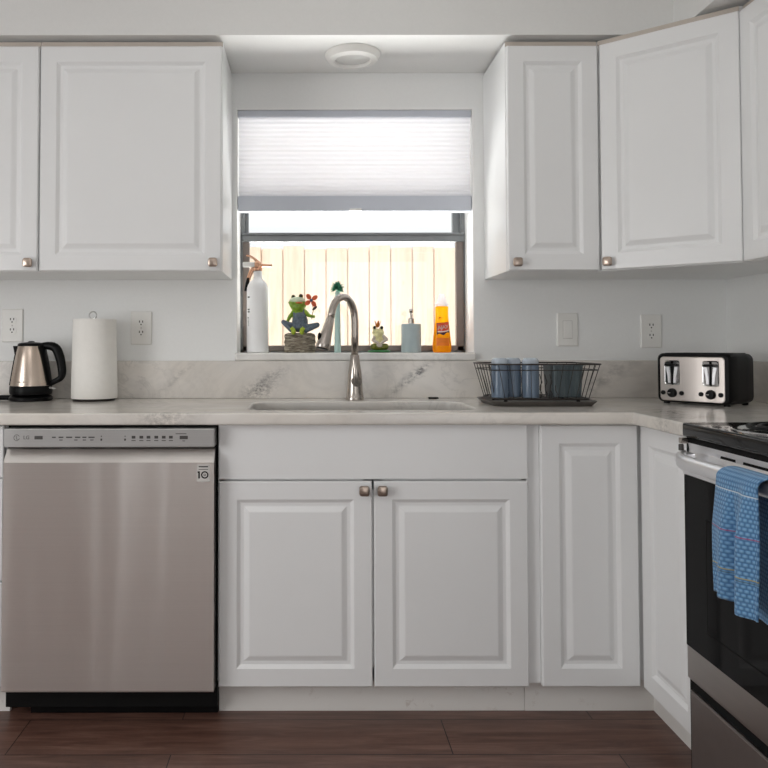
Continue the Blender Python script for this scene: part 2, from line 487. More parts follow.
def blob(bm_src, voxel, smooth=6, factor=0.5):
    """fuse overlapping lumps into one continuous skin"""
    me = bpy.data.meshes.new('b'); bm_src.to_mesh(me); bm_src.free()
    o = bpy.data.objects.new('b', me); C.objects.link(o)
    r = o.modifiers.new('r', 'REMESH'); r.mode = 'VOXEL'; r.voxel_size = voxel
    s = o.modifiers.new('s', 'SMOOTH'); s.iterations = smooth; s.factor = factor
    dg = bpy.context.evaluated_depsgraph_get()
    m2 = bpy.data.meshes.new_from_object(o.evaluated_get(dg))
    bm = B(); bm.from_mesh(m2)
    bpy.data.objects.remove(o); bpy.data.meshes.remove(me); bpy.data.meshes.remove(m2)
    return bm
def frame_m(o, ax):
    """local x along ax (horizontal), local y into the cabinet, z up"""
    x = Vector(ax).normalized(); z = Vector((0, 0, 1)); y = z.cross(x)
    m = Matrix((x, y, z)).transposed().to_4x4(); m.translation = o
    return m

# ------------------------------------------------------------------ the room
XR = 1.603; XL = -2.6; YB = -5.2; ZC = 2.44
WL, WR, WB, WT, WD = -0.273, 0.643, 1.055, 2.027, 0.22
struct('floor', mbox(XL - 0.1, XR + 0.1, YB - 0.1, 0.1, -0.08, 0), 'wood_floor')
b = B()
for a in ((XL - 0.1, WL, 0, WD, 0, ZC), (WR, XR + 0.1, 0, WD, 0, ZC), (WL, WR, 0, WD, WT, ZC), (WL, WR, 0, WD, 0, WB)): box(b, *a)
struct('wall_back', b, 'wall_paint')
struct('wall_right', mbox(XR, XR + 0.12, YB, 0, 0, ZC), 'wall_paint')
b = B()
for a in ((XL - 0.12, XL, YB, -3.5, 0, ZC), (XL - 0.12, XL, -1.7, 0, 0, ZC), (XL - 0.12, XL, -3.5, -1.7, 0, 0.8), (XL - 0.12, XL, -3.5, -1.7, 2.1, ZC)): box(b, *a)
struct('wall_left', b, 'room_paint')
b = B()
for a in ((XL, -1.90, YB - 0.12, YB, 0, ZC), (-1.45, -0.05, YB - 0.12, YB, 0, ZC), (1.45, XR, YB - 0.12, YB, 0, ZC), (-1.90, 1.45, YB - 0.12, YB, 2.15, ZC)): box(b, *a)
struct('wall_rear', b, 'room_paint')
struct('ceiling', mbox(XL - 0.12, XR + 0.12, YB - 0.12, WD, ZC, ZC + 0.12), 'soffit_paint')
SZ = 2.163; SY = -0.355; SX = XR - 0.36
struct('soffit', loft(B(), [[(x, y, z) for x, y in ((XL, 0), (XR, 0), (XR, -2.4), (SX, -2.4), (SX, SY), (XL, SY))] for z in (SZ, ZC)]), 'soffit_paint')
struct('ground', mbox(-6, 7, WD, 9, -0.3, -0.12), 'sand')

for n_, (x0, x1) in enumerate(((-1.90, -1.45), (-0.05, 1.45))):
    b = B()
    box(b, x0, x0 + 0.10, YB - 0.10, YB + 0.01, 0.0005, 2.149); box(b, x1 - 0.10, x1, YB - 0.10, YB + 0.01, 0.0005, 2.149); box(b, x0, x1, YB - 0.10, YB + 0.01, 2.06, 2.149)
    struct('door_%d' % (n_ + 1), b, 'frame_dark')  # unseen dark frames, added to streak the reflection in the dishwasher steel
# window lining, sill
b = B(); T = 0.012
box(b, WL - 0.001, WL + T * 0.5, 0.0, 0.15, 1.085, WT, 0.001); box(b, WR - T * 0.5, WR + 0.001, 0.0, 0.15, 1.085, WT, 0.001)
box(b, WL, WR, 0.0, 0.15, WT - T * 0.5, WT + 0.001, 0.001)
struct('trim_1', b, 'reveal_white')
struct('window_sill', mbox(WL + 0.0005, WR - 0.0005, -0.024, 0.15, WB + 0.0004, 1.085, 0.007, 3), 'marble_sill')

# aluminium single-hung window
win = bpy.data.objects.new('window_1', None); C.objects.link(win); win.location = (0.185, 0.17, 1.085); win['kind'] = 'structure'
W[win] = Matrix.Translation(win.location)
FY0, FY1 = 0.15, 0.20
b = B()
box(b, WL, WL + 0.022, FY0, FY1, 1.085, WT, 0.002); box(b, WR - 0.022, WR, FY0, FY1, 1.085, WT, 0.002)
box(b, WL, WR, FY0, FY1, 1.085, 1.098, 0.002); box(b, WL, WR, FY0, FY1, WT - 0.025, WT, 0.002)
struct('frame', b, 'frame_alu', win)
b = B()   # lower sash, in front
box(b, WL + 0.015, WL + 0.042, FY0 - 0.006, FY0 + 0.022, 1.09, 1.562, 0.003); box(b, WR - 0.042, WR - 0.012, FY0 - 0.006, FY0 + 0.022, 1.09, 1.562, 0.003)
box(b, WL + 0.015, WR - 0.012, FY0 - 0.006, FY0 + 0.022, 1.09, 1.113, 0.003)
struct('lower_sash', b, 'frame_bronze', win)
b = B()
box(b, WL + 0.012, WR - 0.008, FY0 - 0.01, FY0 + 0.026, 1.529, 1.566, 0.003); box(b, WL + 0.012, WR - 0.008, FY0 - 0.016, FY0 - 0.008, 1.556, 1.566, 0.002)
struct('meeting_rail', b, 'frame_alu', win)
b = B()
box(b, WL + 0.02, WL + 0.036, FY0 + 0.024, FY1, 1.56, WT - 0.01, 0.002); box(b, WR - 0.05, WR - 0.02, FY0 + 0.024, FY1, 1.56, WT - 0.01, 0.002)
struct('upper_sash', b, 'frame_alu', win)
struct('pane', mbox(WL + 0.03, WR - 0.03, FY0 + 0.006, FY0 + 0.010, 1.10, 1.55), 'window_glass', win)
struct('pane', mbox(WL + 0.03, WR - 0.03, FY0 + 0.035, FY0 + 0.039, 1.55, WT - 0.02), 'window_glass', win)

# cellular blind
t = thing('window_blind', 'white pleated cellular shade pulled halfway down inside the kitchen window', 'blind', (0.188, 0.03, WT - 0.006))
BX0, BX1 = WL + 0.0075, WR - 0.0075
obj('head_rail', mbox(BX0, BX1, 0.006, 0.052, 1.996, WT - 0.0065, 0.003), 'blind_rail', t)
rings = []
n = 34; z0, z1 = 1.688, 1.998
pts = [((0.0215 if i % 2 else 0.0180), z0 + (z1 - z0) * i / n) for i in range(n + 1)]
pts2 = [((0.0385 if i % 2 else 0.0420), z0 + (z1 - z0) * i / n) for i in range(n, -1, -1)]
poly = pts + pts2
obj('shade_cloth', loft(B(), [[(x, y, z) for y, z in poly] for x in (BX0 + 0.003, BX1 - 0.003)], True, True), 'shade_fabric', t)
br = obj('bottom_rail', mbox(BX0, BX1, 0.009, 0.050, 1.629, 1.690, 0.005), 'blind_rail', t)
obj('pull_tab', mbox(0.165, 0.212, 0.002, 0.011, 1.630, 1.639, 0.003), 'white_plastic', br)

# ------------------------------------------------------------------ outside
t = thing('board_fence', 'tall pale pine board fence outside the window', 'fence', (0.4, 2.0, -0.12))
b = B(); x = -3.388; i = 0
while x < 4.2:
    w = 0.138; dz = random.uniform(-0.012, 0.012); dy = random.uniform(-0.003, 0.003)
    w = 0.1355
    box(b, x, x + w, 2.0 + dy, 2.02 + dy, -0.1, 1.752 + dz, 0.004, 1)
    box(b, x + w - 0.03, x + w + 0.04, 2.0205 + 0.004, 2.0385, -0.1, 1.74, 0.002, 1)
    x += 0.1405; i += 1
obj('board_panel', b, 'fence_pine', t)
b = B()
for z in (0.25, 1.35): box(b, -3.4, 4.2, 2.039, 2.079, z, z + 0.09, 0.003)
obj('rail', b, 'fence_pine', t)
for px in (-2.2, 0.2, 2.6): obj('post', mbox(px, px + 0.09, 2.08, 2.17, -0.12, 1.7, 0.003), 'fence_pine', t)

# ------------------------------------------------------------------ cabinets
def door_bm(w, h, t=0.02, fr=0.054):
    """raised-panel door, front at y = -t"""
    bm = B()
    def ring(ins, y): return [(ins, y, ins), (w - ins, y, ins), (w - ins, y, h - ins), (ins, y, h - ins)]
    loft(bm, [ring(0, 0), ring(0, -t + 0.003), ring(0.003, -t), ring(fr, -t), ring(fr + 0.002, -t + 0.0015), ring(fr + 0.011, -t + 0.008), ring(fr + 0.020, -t + 0.0084),
              ring(fr + 0.023, -t + 0.0075), ring(fr + 0.036, -t + 0.0015), ring(fr + 0.039, -t + 0.0008)])
    return bm
def knob_bm(p, ax):
    """square pillow knob on a short stem, standing out of a door at p"""
    bm = B()
    lathe(bm, [(0.007, 0.0), (0.0055, 0.004), (0.0055, 0.014)], axis='Y', seg=16)
    k = B()
    s = lambda h, y, r: [(a, y, c) for a, c, _ in rr(0, 0, h, h, r, 0, 4)]
    loft(k, [s(0.022, -0.012, 0.005), s(0.030, -0.015, 0.007), s(0.031, -0.020, 0.008), s(0.028, -0.024, 0.008), s(0.018, -0.026, 0.006)])
    merge(bm, k)
    return xf(bm, frame_m(p, ax))
def add_door(t, p, ax, w, h, knob=None, name='door', fr=0.054):
    d = obj(name, xf(door_bm(w, h, fr=fr), frame_m(p, ax)), 'cabinet_white', t)
    if knob:
        x = Vector(ax).normalized(); z = Vector((0, 0, 1)); y = z.cross(x)
        kp = Vector(p) + x * knob[0] + z * knob[1] - y * 0.02
        obj('knob', knob_bm(kp, ax), 'knob_nickel', d, smooth=True)
    return d
UF = -0.342; UB, UT = 1.364, 2.134; UBY = UF + 0.022
DH = UT - UB - 0.004
def upper(label, x0, x1, knob_side):
    t = thing('wall_cabinet', label, 'cabinet', ((x0 + x1) / 2, -0.16, UB))
    obj('body', mbox(x0, x1, UBY, -0.0005, UB, UT + 0.018, 0.0015), 'cabinet_white', t)
    obj('top_strip', mbox(x0, x1, UBY - 0.004, UBY - 0.0003, UT + 0.002, UT + 0.018, 0.001), 'cabinet_edge_shaded', t)
    w = x1 - x0 - 0.005
    kx = 0.0262 if knob_side < 0 else w - 0.0262
    add_door(t, (x0 + 0.0025, UBY - 0.0004, UB + 0.002), (1, 0, 0), w, DH, (kx, 0.026))
    return t
upper('wide white wall cabinet with raised-panel door left of the window', -0.905, -0.286, 1)
upper('white wall cabinet at the far left above the kettle, cut by the photo edge', -1.524, -0.907, 1)
upper('narrow white wall cabinet just right of the window', 0.680, 0.992, -1)
# diagonal corner wall cabinet
A0 = Vector((0.996, UBY, UB)); A1 = Vector((1.329, -0.590, UB)); RFX = 1.337
t = thing('corner_wall_cabinet', 'white wall cabinet with its door set diagonally across the corner above the toaster', 'cabinet', (1.25, -0.3, UB))
poly = ((0.993, -0.0005), (XR - 0.0005, -0.0005), (XR - 0.0005, -0.590), (RFX + 0.006, -0.590), (A1.x, A1.y), (A0.x, A0.y), (0.993, UBY))
obj('body', loft(B(), [[(x, y, z) for x, y in poly] for z in (UB, UT + 0.018)]), 'cabinet_white', t)
ax = (A1 - A0).normalized(); wd = (A1 - A0).length - 0.013; nrm = Vector((0, 0, 1)).cross(ax)
add_door(t, A0 + ax * 0.0135 + Vector((0, 0, 0.002)) - nrm * 0.0006, ax, wd, DH, (0.024, 0.026))
obj('top_strip', xf(mbox(0.002, wd + 0.012, -0.0045, -0.0006, UT + 0.002 - UB, UT + 0.018 - UB, 0.001), frame_m(A0, ax)), 'cabinet_edge_shaded', t)
# right-hand wall cabinet, door facing left
t = thing('wall_cabinet', 'white wall cabinet on the right-hand wall above the stove, cut by the photo edge', 'cabinet', (1.47, -0.9, UB))
obj('body', mbox(RFX + 0.006, XR - 0.0005, -1.20, -0.592, UB, UT + 0.018, 0.0015), 'cabinet_white', t)
obj('top_strip', mbox(RFX + 0.002, RFX + 0.0057, -1.20, -0.592, UT + 0.002, UT + 0.018, 0.001), 'cabinet_edge_shaded', t)
add_door(t, (RFX + 0.0056, -0.5965, UB + 0.002), (0, -1, 0), 0.59, DH, (0.55, 0.026))

# base cabinets
BF = -0.6035; BBY = BF + 0.0215; DB = 0.096; CB = 0.877
BZ = CB - 0.0008
def kick(t, x0, x1):
    return obj('toe_kick', mbox(x0, x1, -0.546, -0.532, 0.0, DB + 0.012, 0.001), 'kick_white', t)
# far-left drawer base
t = thing('drawer_cabinet', 'white drawer base cabinet at the far left edge beside the dishwasher', 'cabinet', (-1.14, -0.3, 0))
obj('body', mbox(-1.38, -0.9045, BBY, -0.001, DB + 0.01, BZ, 0.0015), 'cabinet_white', t)
kick(t, -1.38, -0.9045)
for z0, z1 in ((0.098, 0.405), (0.410, 0.712), (0.717, 0.872)):
    d = obj('drawer', xf(door_bm(0.466, z1 - z0, fr=0.04), frame_m((-1.375, BBY - 0.0004, z0), (1, 0, 0))), 'cabinet_white', t)
    obj('knob', knob_bm((-1.14, BBY - 0.0204, (z0 + z1) / 2), (1, 0, 0)), 'knob_nickel', d, smooth=True)
# sink base
X0, X1, XM, SP = -0.2633, 0.6626, 0.199, 0.7076
t = thing('sink_base_cabinet', 'white sink base cabinet with two raised-panel doors and plain front beneath the window', 'cabinet', (0.2, -0.3, 0))
b = B()
box(b, X0 - 0.004, X0 + 0.014, BBY, -0.001, DB + 0.012, BZ); box(b, X1 - 0.014, X1 + 0.0005, BBY, -0.001, DB + 0.012, BZ)
box(b, X0, X1, BBY, -0.002, DB + 0.012, DB + 0.03); box(b, X0, X1, BBY, BBY + 0.018, DB + 0.012, DB + 0.05); box(b, X0, X1, BBY, BBY + 0.018, SP - 0.03, BZ)
box(b, XM - 0.03, XM + 0.03, BBY, BBY + 0.018, DB + 0.02, SP); box(b, X0, X1, -0.012, -0.002, DB + 0.02, BZ)
obj('body', b, 'cabinet_white', t)
kick(t, X0 - 0.004, X1)
obj('false_front', mbox(X0, X1, BF, BBY - 0.0004, SP + 0.004, 0.8755, 0.002), 'cabinet_white', t)
dw = XM - 0.003 - X0; hh = SP - 0.002 - DB
add_door(t, (X0, BBY - 0.0004, DB), (1, 0, 0), dw, hh, (dw - 0.024, hh - 0.026))
add_door(t, (XM + 0.003, BBY - 0.0004, DB), (1, 0, 0), X1 - XM - 0.003, hh, (0.024, hh - 0.026))
# corner base with two doors meeting at the inside corner
XF = XR - 0.6035; RY = -0.940
t = thing('corner_base_cabinet', 'white L-shaped corner base cabinet with two narrow doors meeting at the inside corner', 'cabinet', (1.2, -0.35, 0))
poly = ((X1 + 0.0012, -0.001), (XR - 0.001, -0.001), (XR - 0.001, RY), (XF + 0.0215, RY), (XF + 0.0215, BBY), (X1 + 0.0012, BBY))
obj('body', loft(B(), [[(x, y, z) for x, y in poly] for z in (DB + 0.012, BZ)]), 'cabinet_white', t)
obj('filler_strip', mbox(X1 + 0.0015, 0.7015, BBY - 0.003, BBY - 0.0003, DB + 0.004, BZ, 0.001), 'cabinet_white', t)
poly = ((X1 + 0.001, -0.532), (XR - 0.546 + 0.014, -0.532), (XR - 0.546 + 0.014, RY), (XR - 0.546, RY), (XR - 0.546, -0.546), (X1 + 0.001, -0.546))
obj('toe_kick', loft(B(), [[(x, y, z) for x, y in poly] for z in (0, DB + 0.0115)]), 'kick_white', t)
hd = 0.872 - DB
add_door(t, (0.7032, BBY - 0.0004, DB), (1, 0, 0), 0.994 - 0.7032, hd)
add_door(t, (XF + 0.021, BF - 0.002, DB), (0, -1, 0), 0.316, hd)

# ------------------------------------------------------------------ countertop, backsplash, sink
CT = 0.913; CD = -0.6366; EX = 0.966
SKX0, SKX1, SKY0, SKY1 = -0.185, 0.535, -0.535, -0.185
def counter():
    cu = bpy.data.curves.new('c', 'CURVE'); cu.dimensions = '2D'; cu.fill_mode = 'BOTH'
    def spl(pts):
        s = cu.splines.new('POLY'); s.points.add(len(pts) - 1); s.use_cyclic_u = True
        for p, q in zip(s.points, pts): p.co = (q[0], q[1], 0, 1)
    bev = 0.007
    e = bev
    arc = [(EX - 0.01 + 0.01 * math.sin(a * PI / 8), CD + 0.0 - 0.01 + 0.01 * math.cos(a * PI / 8)) for a in range(5)]
    arc = [(p[0] + 0.0, p[1]) for p in arc]
    spl([(-1.45, -0.001 - e), (-1.45, CD + e)] + [(x + e, y + e) for x, y in arc] + [(EX + e, -0.946), (XR - 0.001 - e, -0.946), (XR - 0.001 - e, -0.001 - e)])
    ring = rr((SKX0 + SKX1) / 2, (SKY0 + SKY1) / 2, SKX1 - SKX0 + 2 * e, SKY1 - SKY0 + 2 * e, 0.075, 0)
    spl([(p[0], p[1]) for p in ring])
    h = (CT - CB) / 2
    cu.extrude = h - bev; cu.bevel_depth = bev; cu.bevel_resolution = 3
    o = bpy.data.objects.new('c', cu); C.objects.link(o)
    dg = bpy.context.evaluated_depsgraph_get()
    me = bpy.data.meshes.new_from_object(o.evaluated_get(dg))
    bm = B(); bm.from_mesh(me)
    bpy.data.objects.remove(o); bpy.data.curves.remove(cu); bpy.data.meshes.remove(me)
    xf(bm, Matrix.Translation((0, 0, CB + h)))
    return bm
o = obj('countertop', counter(), 'marble_top', smooth=True)
tag(place(o), 'white marble L-shaped countertop with grey veins along the window wall', 'countertop')
o = obj('backsplash', mbox(-1.45, XR - 0.021, -0.02, -0.0006, CT + 0.0003, WB - 0.0002, 0.002), 'marble_splash')
tag(place(o), 'long low marble backsplash strip under the window', 'backsplash')
o = obj('backsplash', mbox(XR - 0.02, XR - 0.0006, -0.94, -0.0008, CT + 0.0003, WB - 0.0002, 0.002), 'marble_splash')
tag(place(o), 'short low marble backsplash strip on the right-hand wall behind the toaster', 'backsplash')
t = thing('kitchen_sink', 'undermount steel sink set in the marble counter in front of the faucet', 'sink', (0.175, -0.36, 0.68))
cx, cy_ = (SKX0 + SKX1) / 2, (SKY0 + SKY1) / 2; w, h = SKX1 - SKX0, SKY1 - SKY0
zt = CB - 0.0012
b = loft(B(), [rr(cx, cy_, w + 0.05, h + 0.03, 0.085, zt - 0.003), rr(cx, cy_, w + 0.05, h + 0.03, 0.085, zt), rr(cx, cy_, w + 0.008, h + 0.008, 0.075, zt), rr(cx, cy_, w, h, 0.07, zt - 0.006),
               rr(cx, cy_, w - 0.012, h - 0.012, 0.07, 0.72), rr(cx, cy_, w - 0.06, h - 0.06, 0.06, 0.69), rr(cx, cy_, 0.10, 0.10, 0.049, 0.686)], cap0=False)
obj('basin', b, 'sink_steel', t, smooth=True)
obj('drain', lathe(B(), [(0.045, 0.6865), (0.045, 0.689), (0.036, 0.690), (0.030, 0.687)], (cx, cy_, 0)), 'chrome', t, smooth=True)

# faucet
t = thing('kitchen_faucet', 'tall brushed nickel gooseneck faucet with pull-down spray head behind the sink', 'faucet', (0.176, -0.111, CT))
FX, FY = 0.176, -0.111
obj('base', lathe(B(), [(0.0335, CT + 0.0002), (0.0345, CT + 0.005), (0.032, CT + 0.012), (0.0295, CT + 0.03), (0.027, CT + 0.07), (0.0245, CT + 0.10), (0.019, CT + 0.135), (0.0155, CT + 0.165)], (FX, FY, 0)), 'nickel', t, smooth=True)
pts = [(FX, FY, CT + 0.16), (FX + 0.001, FY, CT + 0.24), (FX + 0.001, FY, CT + 0.29)]
Rr = 0.0595
hx, hy = -0.74, -0.67   # horizontal direction of the spout
for k in range(0, 11):
    a = PI * k / 10 * 0.93
    d = Rr - Rr * math.cos(a)
    pts.append((FX + hx * d, FY + hy * d, CT + 0.298 + 1.3 * Rr * math.sin(a)))
d0 = Rr * 2
pts += [(FX + hx * (d0 + 0.004), FY + hy * (d0 + 0.004), CT + 0.295)]
obj('spout', tube(B(), pts, 0.0132, 20), 'nickel', t, smooth=True, angle=180)
p0 = Vector(pts[-1]); p1 = p0 + Vector((hx * 0.040, hy * 0.018, -0.106))
b = tube(B(), [p0 + (p1 - p0) * f for f in (-0.04, 0.0, 0.02, 0.55, 0.8, 0.97, 1.0)], [0.0134, 0.0134, 0.0150, 0.0205, 0.0245, 0.0265, 0.0245], 24)
sp = obj('spray_head', b, 'nickel', t, smooth=True)
dv = (p1 - p0).normalized()
obj('nozzle', tube(B(), [p1 - dv * 0.004, p1 + dv * 0.002], [0.022, 0.021], 24), 'black_plastic', sp, smooth=True)
bp = p0 + (p1 - p0) * 0.62 + Vector((-0.021, -0.006, 0.0))
obj('button', ell(B(), bp, (0.007, 0.011, 0.017)), 'black_plastic', sp, smooth=True)
# side lever pointing forward
b = tube(B(), [(FX + 0.004, FY - 0.018, CT + 0.07), (FX + 0.006, FY - 0.034, CT + 0.068)], [0.019, 0.018], 20)
hd_ = obj('handle', b, 'nickel', t, smooth=True)
b = tube(B(), [(FX + 0.005, FY - 0.03, CT + 0.066), (FX + 0.003, FY - 0.036, CT + 0.10), (FX - 0.004, FY - 0.034, CT + 0.150), (FX - 0.006, FY - 0.030, CT + 0.165)], [0.013, 0.012, 0.0085, 0.006], 16, 0.8, (1, 0, 0), 2)
obj('lever', b, 'nickel', hd_, smooth=True)
o = obj('hole_cover', mbox(0.455, 0.492, -0.062, -0.045, CT + 0.0003, CT + 0.006, 0.002), 'black_matte')
tag(place(o), 'small flat dark piece lying on the counter by the backsplash right of the faucet', 'cover')

# ------------------------------------------------------------------ dishwasher
DX0, DX1 = -0.8955, -0.271; DF = -0.640
t = thing('dishwasher', 'stainless steel dishwasher with front control panel left of the sink cabinet', 'dishwasher', (-0.583, -0.3, 0))
obj('body', mbox(-0.903, -0.2685, -0.585, -0.02, 0.03, 0.8755, 0.002), 'black_matte', t)
obj('kick_plate', mbox(-0.835, -0.269, -0.565, -0.55, 0.004, 0.094, 0.002), 'black_plastic', t)
for sx in (-0.80, -0.30):
    obj('screw', lathe(B(), [(0.006, 0), (0.006, 0.002), (0.004, 0.003)], (sx, -0.565, 0.07), 12, axis='Y'), 'grey_mark', t)
for sx in (-0.85, -0.32):
    obj('foot', lathe(B(), [(0.016, 0.0003), (0.016, 0.01), (0.008, 0.012), (0.008, 0.035)], (sx, -0.50, 0), 12), 'black_plastic', t)
# control panel
cp = obj('control_panel', mbox(-0.893, DX1 - 0.001, DF - 0.003, -0.586, 0.813, 0.868, 0.003), 'steel_panel', t)
b = B()
def mark(x, z, w, h): obj('printed_mark', mbox(x - w / 2, x + w / 2, DF - 0.0036, DF - 0.0028, z - h / 2, z + h / 2), 'grey_mark', cp)
PZ = 0.842
mark(-0.790, PZ, 0.024, 0.010)
for mx, mw in ((-0.745, 0.011), (-0.724, 0.014), (-0.700, 0.018), (-0.675, 0.016), (-0.655, 0.012), (-0.634, 0.018)):
    mark(mx, PZ + 0.001, mw, 0.0035)
for mx in (-0.724, -0.680, -0.655, -0.633): mark(mx, PZ - 0.007, 0.010, 0.0025)
for mx in (-0.605, -0.535): mark(mx, PZ + 0.004, 0.003, 0.003); mark(mx, PZ - 0.006, 0.005, 0.006)
for mx in (-0.510, -0.487, -0.466, -0.443, -0.421, -0.400):
    mark(mx, PZ + 0.001, 0.011, 0.008); mark(mx, PZ - 0.009, 0.012, 0.0022)
mark(-0.362, PZ, 0.024, 0.010); mark(-0.370, PZ + 0.011, 0.032, 0.002); mark(-0.362, PZ - 0.010, 0.008, 0.002)
b = B(); box(b, -0.592, -0.548, DF - 0.0034, DF - 0.0028, PZ - 0.009, PZ + 0.009)
obj('display', b, 'steel_panel', cp)
b = text_bm('LG', 0.015, 1.0, 0.0002)
xf(b, Matrix.Translation((-0.826, DF - 0.0034, PZ)) @ Matrix.Rotation(PI / 2, 4, 'X'))
r_ = B(); pts = [(-0.855 + 0.0085 * math.cos(a), DF - 0.0032, PZ + 0.0085 * math.sin(a)) for a in [PI * 0.12 + 2 * PI * k / 26 * 0.90 for k in range(27)]]
tube(r_, pts, 0.0008, 6); merge(b, r_)
box(b, -0.8558, -0.8542, DF - 0.0036, DF - 0.0028, PZ - 0.005, PZ + 0.005); box(b, -0.8542, -0.850, DF - 0.0036, DF - 0.0028, PZ - 0.005, PZ - 0.0036)
box(b, -0.8605, -0.8590, DF - 0.0036, DF - 0.0028, PZ + 0.002, PZ + 0.0038)
obj('logo', b, 'logo_grey', cp, label='grey round logo and letters at the left of the control panel')
# door skin: scooped top lip, bowed front
b = B(); nx = 24
rows = [(0.806, 0.040), (0.804, 0.028), (0.7725, 0.003), (0.768, 0.0), (0.60, -0.001), (0.40, -0.001), (0.20, 0.0), (0.102, 0.001), (0.098, 0.004), (0.098, 0.05)]
rings = []
for z, dy in rows:
    rings.append([(DX0 + 0.001 + (DX1 - DX0 - 0.003) * i / nx, DF + dy, z) for i in range(nx + 1)])
loft(b, rings, False, False, False)
side = B()
for xx in (DX0 + 0.001, DX1 - 0.002):
    vs_ = [side.verts.new((xx, DF + dy, z)) for z, dy in rows]; side.faces.new(vs_)
merge(b, side)
dd = obj('door', b, 'steel_door', t, smooth=True, angle=25)
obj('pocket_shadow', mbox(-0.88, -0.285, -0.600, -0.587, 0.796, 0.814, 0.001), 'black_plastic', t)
b = mbox(-0.323, -0.285, DF - 0.0016, DF - 0.0006, 0.712, 0.762)
st = obj('sticker', b, 'sticker', dd, label='pale square sticker with a black number ten')
b = text_bm('1', 0.032, 1, 0.0009); xf(b, Matrix.Translation((-0.3165, DF - 0.0018, 0.732)) @ Matrix.Rotation(PI / 2, 4, 'X'))
b.free(); b = B()
box(b, -0.3190, -0.3145, DF - 0.0022, DF - 0.0015, 0.7215, 0.7425); box(b, -0.3210, -0.3190, DF - 0.0022, DF - 0.0015, 0.738, 0.7425)
for r0, r1 in ((0.0072, 0.0110), (0.0020, 0.0034)):
    lo = [[(-0.300 + r * math.cos(2 * PI * k / 28), DF - 0.0022, 0.732 + r * math.sin(2 * PI * k / 28)) for k in range(28)] for r in (r0, r1)]
    loft(b, lo, False, False)
box(b, -0.318, -0.290, DF - 0.0022, DF - 0.0015, 0.7475, 0.7490); box(b, -0.318, -0.290, DF - 0.0022, DF - 0.0015, 0.7545, 0.7575)
obj('numeral', b, 'black_matte', st)

# ------------------------------------------------------------------ range
RX = 0.950; RY0, RY1 = -0.956, -1.716
t = thing('kitchen_range', 'stainless steel electric range with black cooktop at the right edge', 'stove', (1.27, (RY0 + RY1) / 2, 0))
obj('body', mbox(RX + 0.012, XR - 0.03, RY1, RY0, 0.02, 0.880, 0.002), 'black_matte', t)
for fy in (RY0 - 0.05, RY1 + 0.05):
    for fx in (RX + 0.06, XR - 0.1): obj('foot', lathe(B(), [(0.02, 0.0003), (0.02, 0.012), (0.01, 0.014), (0.01, 0.021)], (fx, fy, 0), 12), 'black_plastic', t)
ct = obj('cooktop', mbox(RX + 0.003, XR - 0.03, RY1 - 0.002, RY0 + 0.004, 0.881, 0.917, 0.006, 3), 'black_gloss', t, smooth=True)
for bx, by, r in ((1.10, -1.175, 0.118), (1.40, -1.155, 0.095), (1.10, -1.50, 0.095), (1.40, -1.50, 0.118)):
    bn = obj('drip_pan', lathe(B(), [(r + 0.012, 0.9172), (r + 0.012, 0.9205), (r + 0.004, 0.9225), (r - 0.004, 0.9195), (r - 0.03, 0.912), (0.02, 0.910)], (bx, by, 0), 40), 'chrome', ct, smooth=True)
    pts = [(bx + (0.018 + (r - 0.026) * k / 110) * math.cos(k * 2 * PI / 27), by + (0.018 + (r - 0.026) * k / 110) * math.sin(k * 2 * PI / 27), 0.9275) for k in range(111)]
    obj('coil_burner', tube(B(), pts, 0.0045, 8), 'black_plastic', ct, smooth=True)
obj('backguard', mbox(XR - 0.09, XR - 0.031, RY1, RY0, 0.917, 1.12, 0.01), 'black_gloss', t)
DY0, DY1 = RY0 - 0.012, RY1 + 0.012
od = obj('oven_door', mbox(RX, RX + 0.011, DY1, DY0, 0.286, 0.790, 0.003), 'steel_range', t)
obj('oven_window', mbox(RX - 0.0015, RX + 0.002, DY1 + 0.002, DY0 - 0.001, 0.367, 0.789, 0.001), 'oven_glass', od)
obj('inner_frame', loft(B(), [[(RX - 0.0016, y, z) for y, z in ((DY1 + 0.10, 0.43), (DY0 - 0.10, 0.43), (DY0 - 0.10, 0.70), (DY1 + 0.10, 0.70))],
    [(RX - 0.0018, y, z) for y, z in ((DY1 + 0.103, 0.433), (DY0 - 0.103, 0.433), (DY0 - 0.103, 0.697), (DY1 + 0.103, 0.697))]], False, False), 'black_matte', od)
b = loft(B(), [[(RX + 0.011, y, z) for y, z in ((DY1, 0.790), (DY0, 0.790), (DY0, 0.868), (DY1, 0.868))], [(RX - 0.003 + (z - 0.791) * 0.26, y, z) for y, z in ((DY1, 0.791), (DY0, 0.791), (DY0, 0.864), (DY1, 0.864))],
               [(RX - 0.004 + (z - 0.791) * 0.26, y, z) for y, z in ((DY1 + 0.002, 0.793), (DY0 - 0.002, 0.793), (DY0 - 0.002, 0.862), (DY1 + 0.002, 0.862))]])
tp = obj('vent_panel', b, 'bright_steel', t)
for y, w in ((RY0 - 0.160, 0.060), (RY0 - 0.250, 0.26), (RY0 - 0.545, 0.060)):
    b = mbox(-0.0018, 0.0018, y - w, y, -0.0035, 0.0035, 0.0003, 1)
    obj('vent_slot', xf(b, Matrix.Translation((RX - 0.004 + (0.853 - 0.791) * 0.26, 0, 0.853)) @ Matrix.Rotation(math.atan(0.26), 4, 'Y')), 'black_matte', tp)
obj('latch', mbox(RX - 0.010, RX + 0.01, RY0 - 0.018, RY0 - 0.004, 0.866, 0.880, 0.002), 'nickel', t)
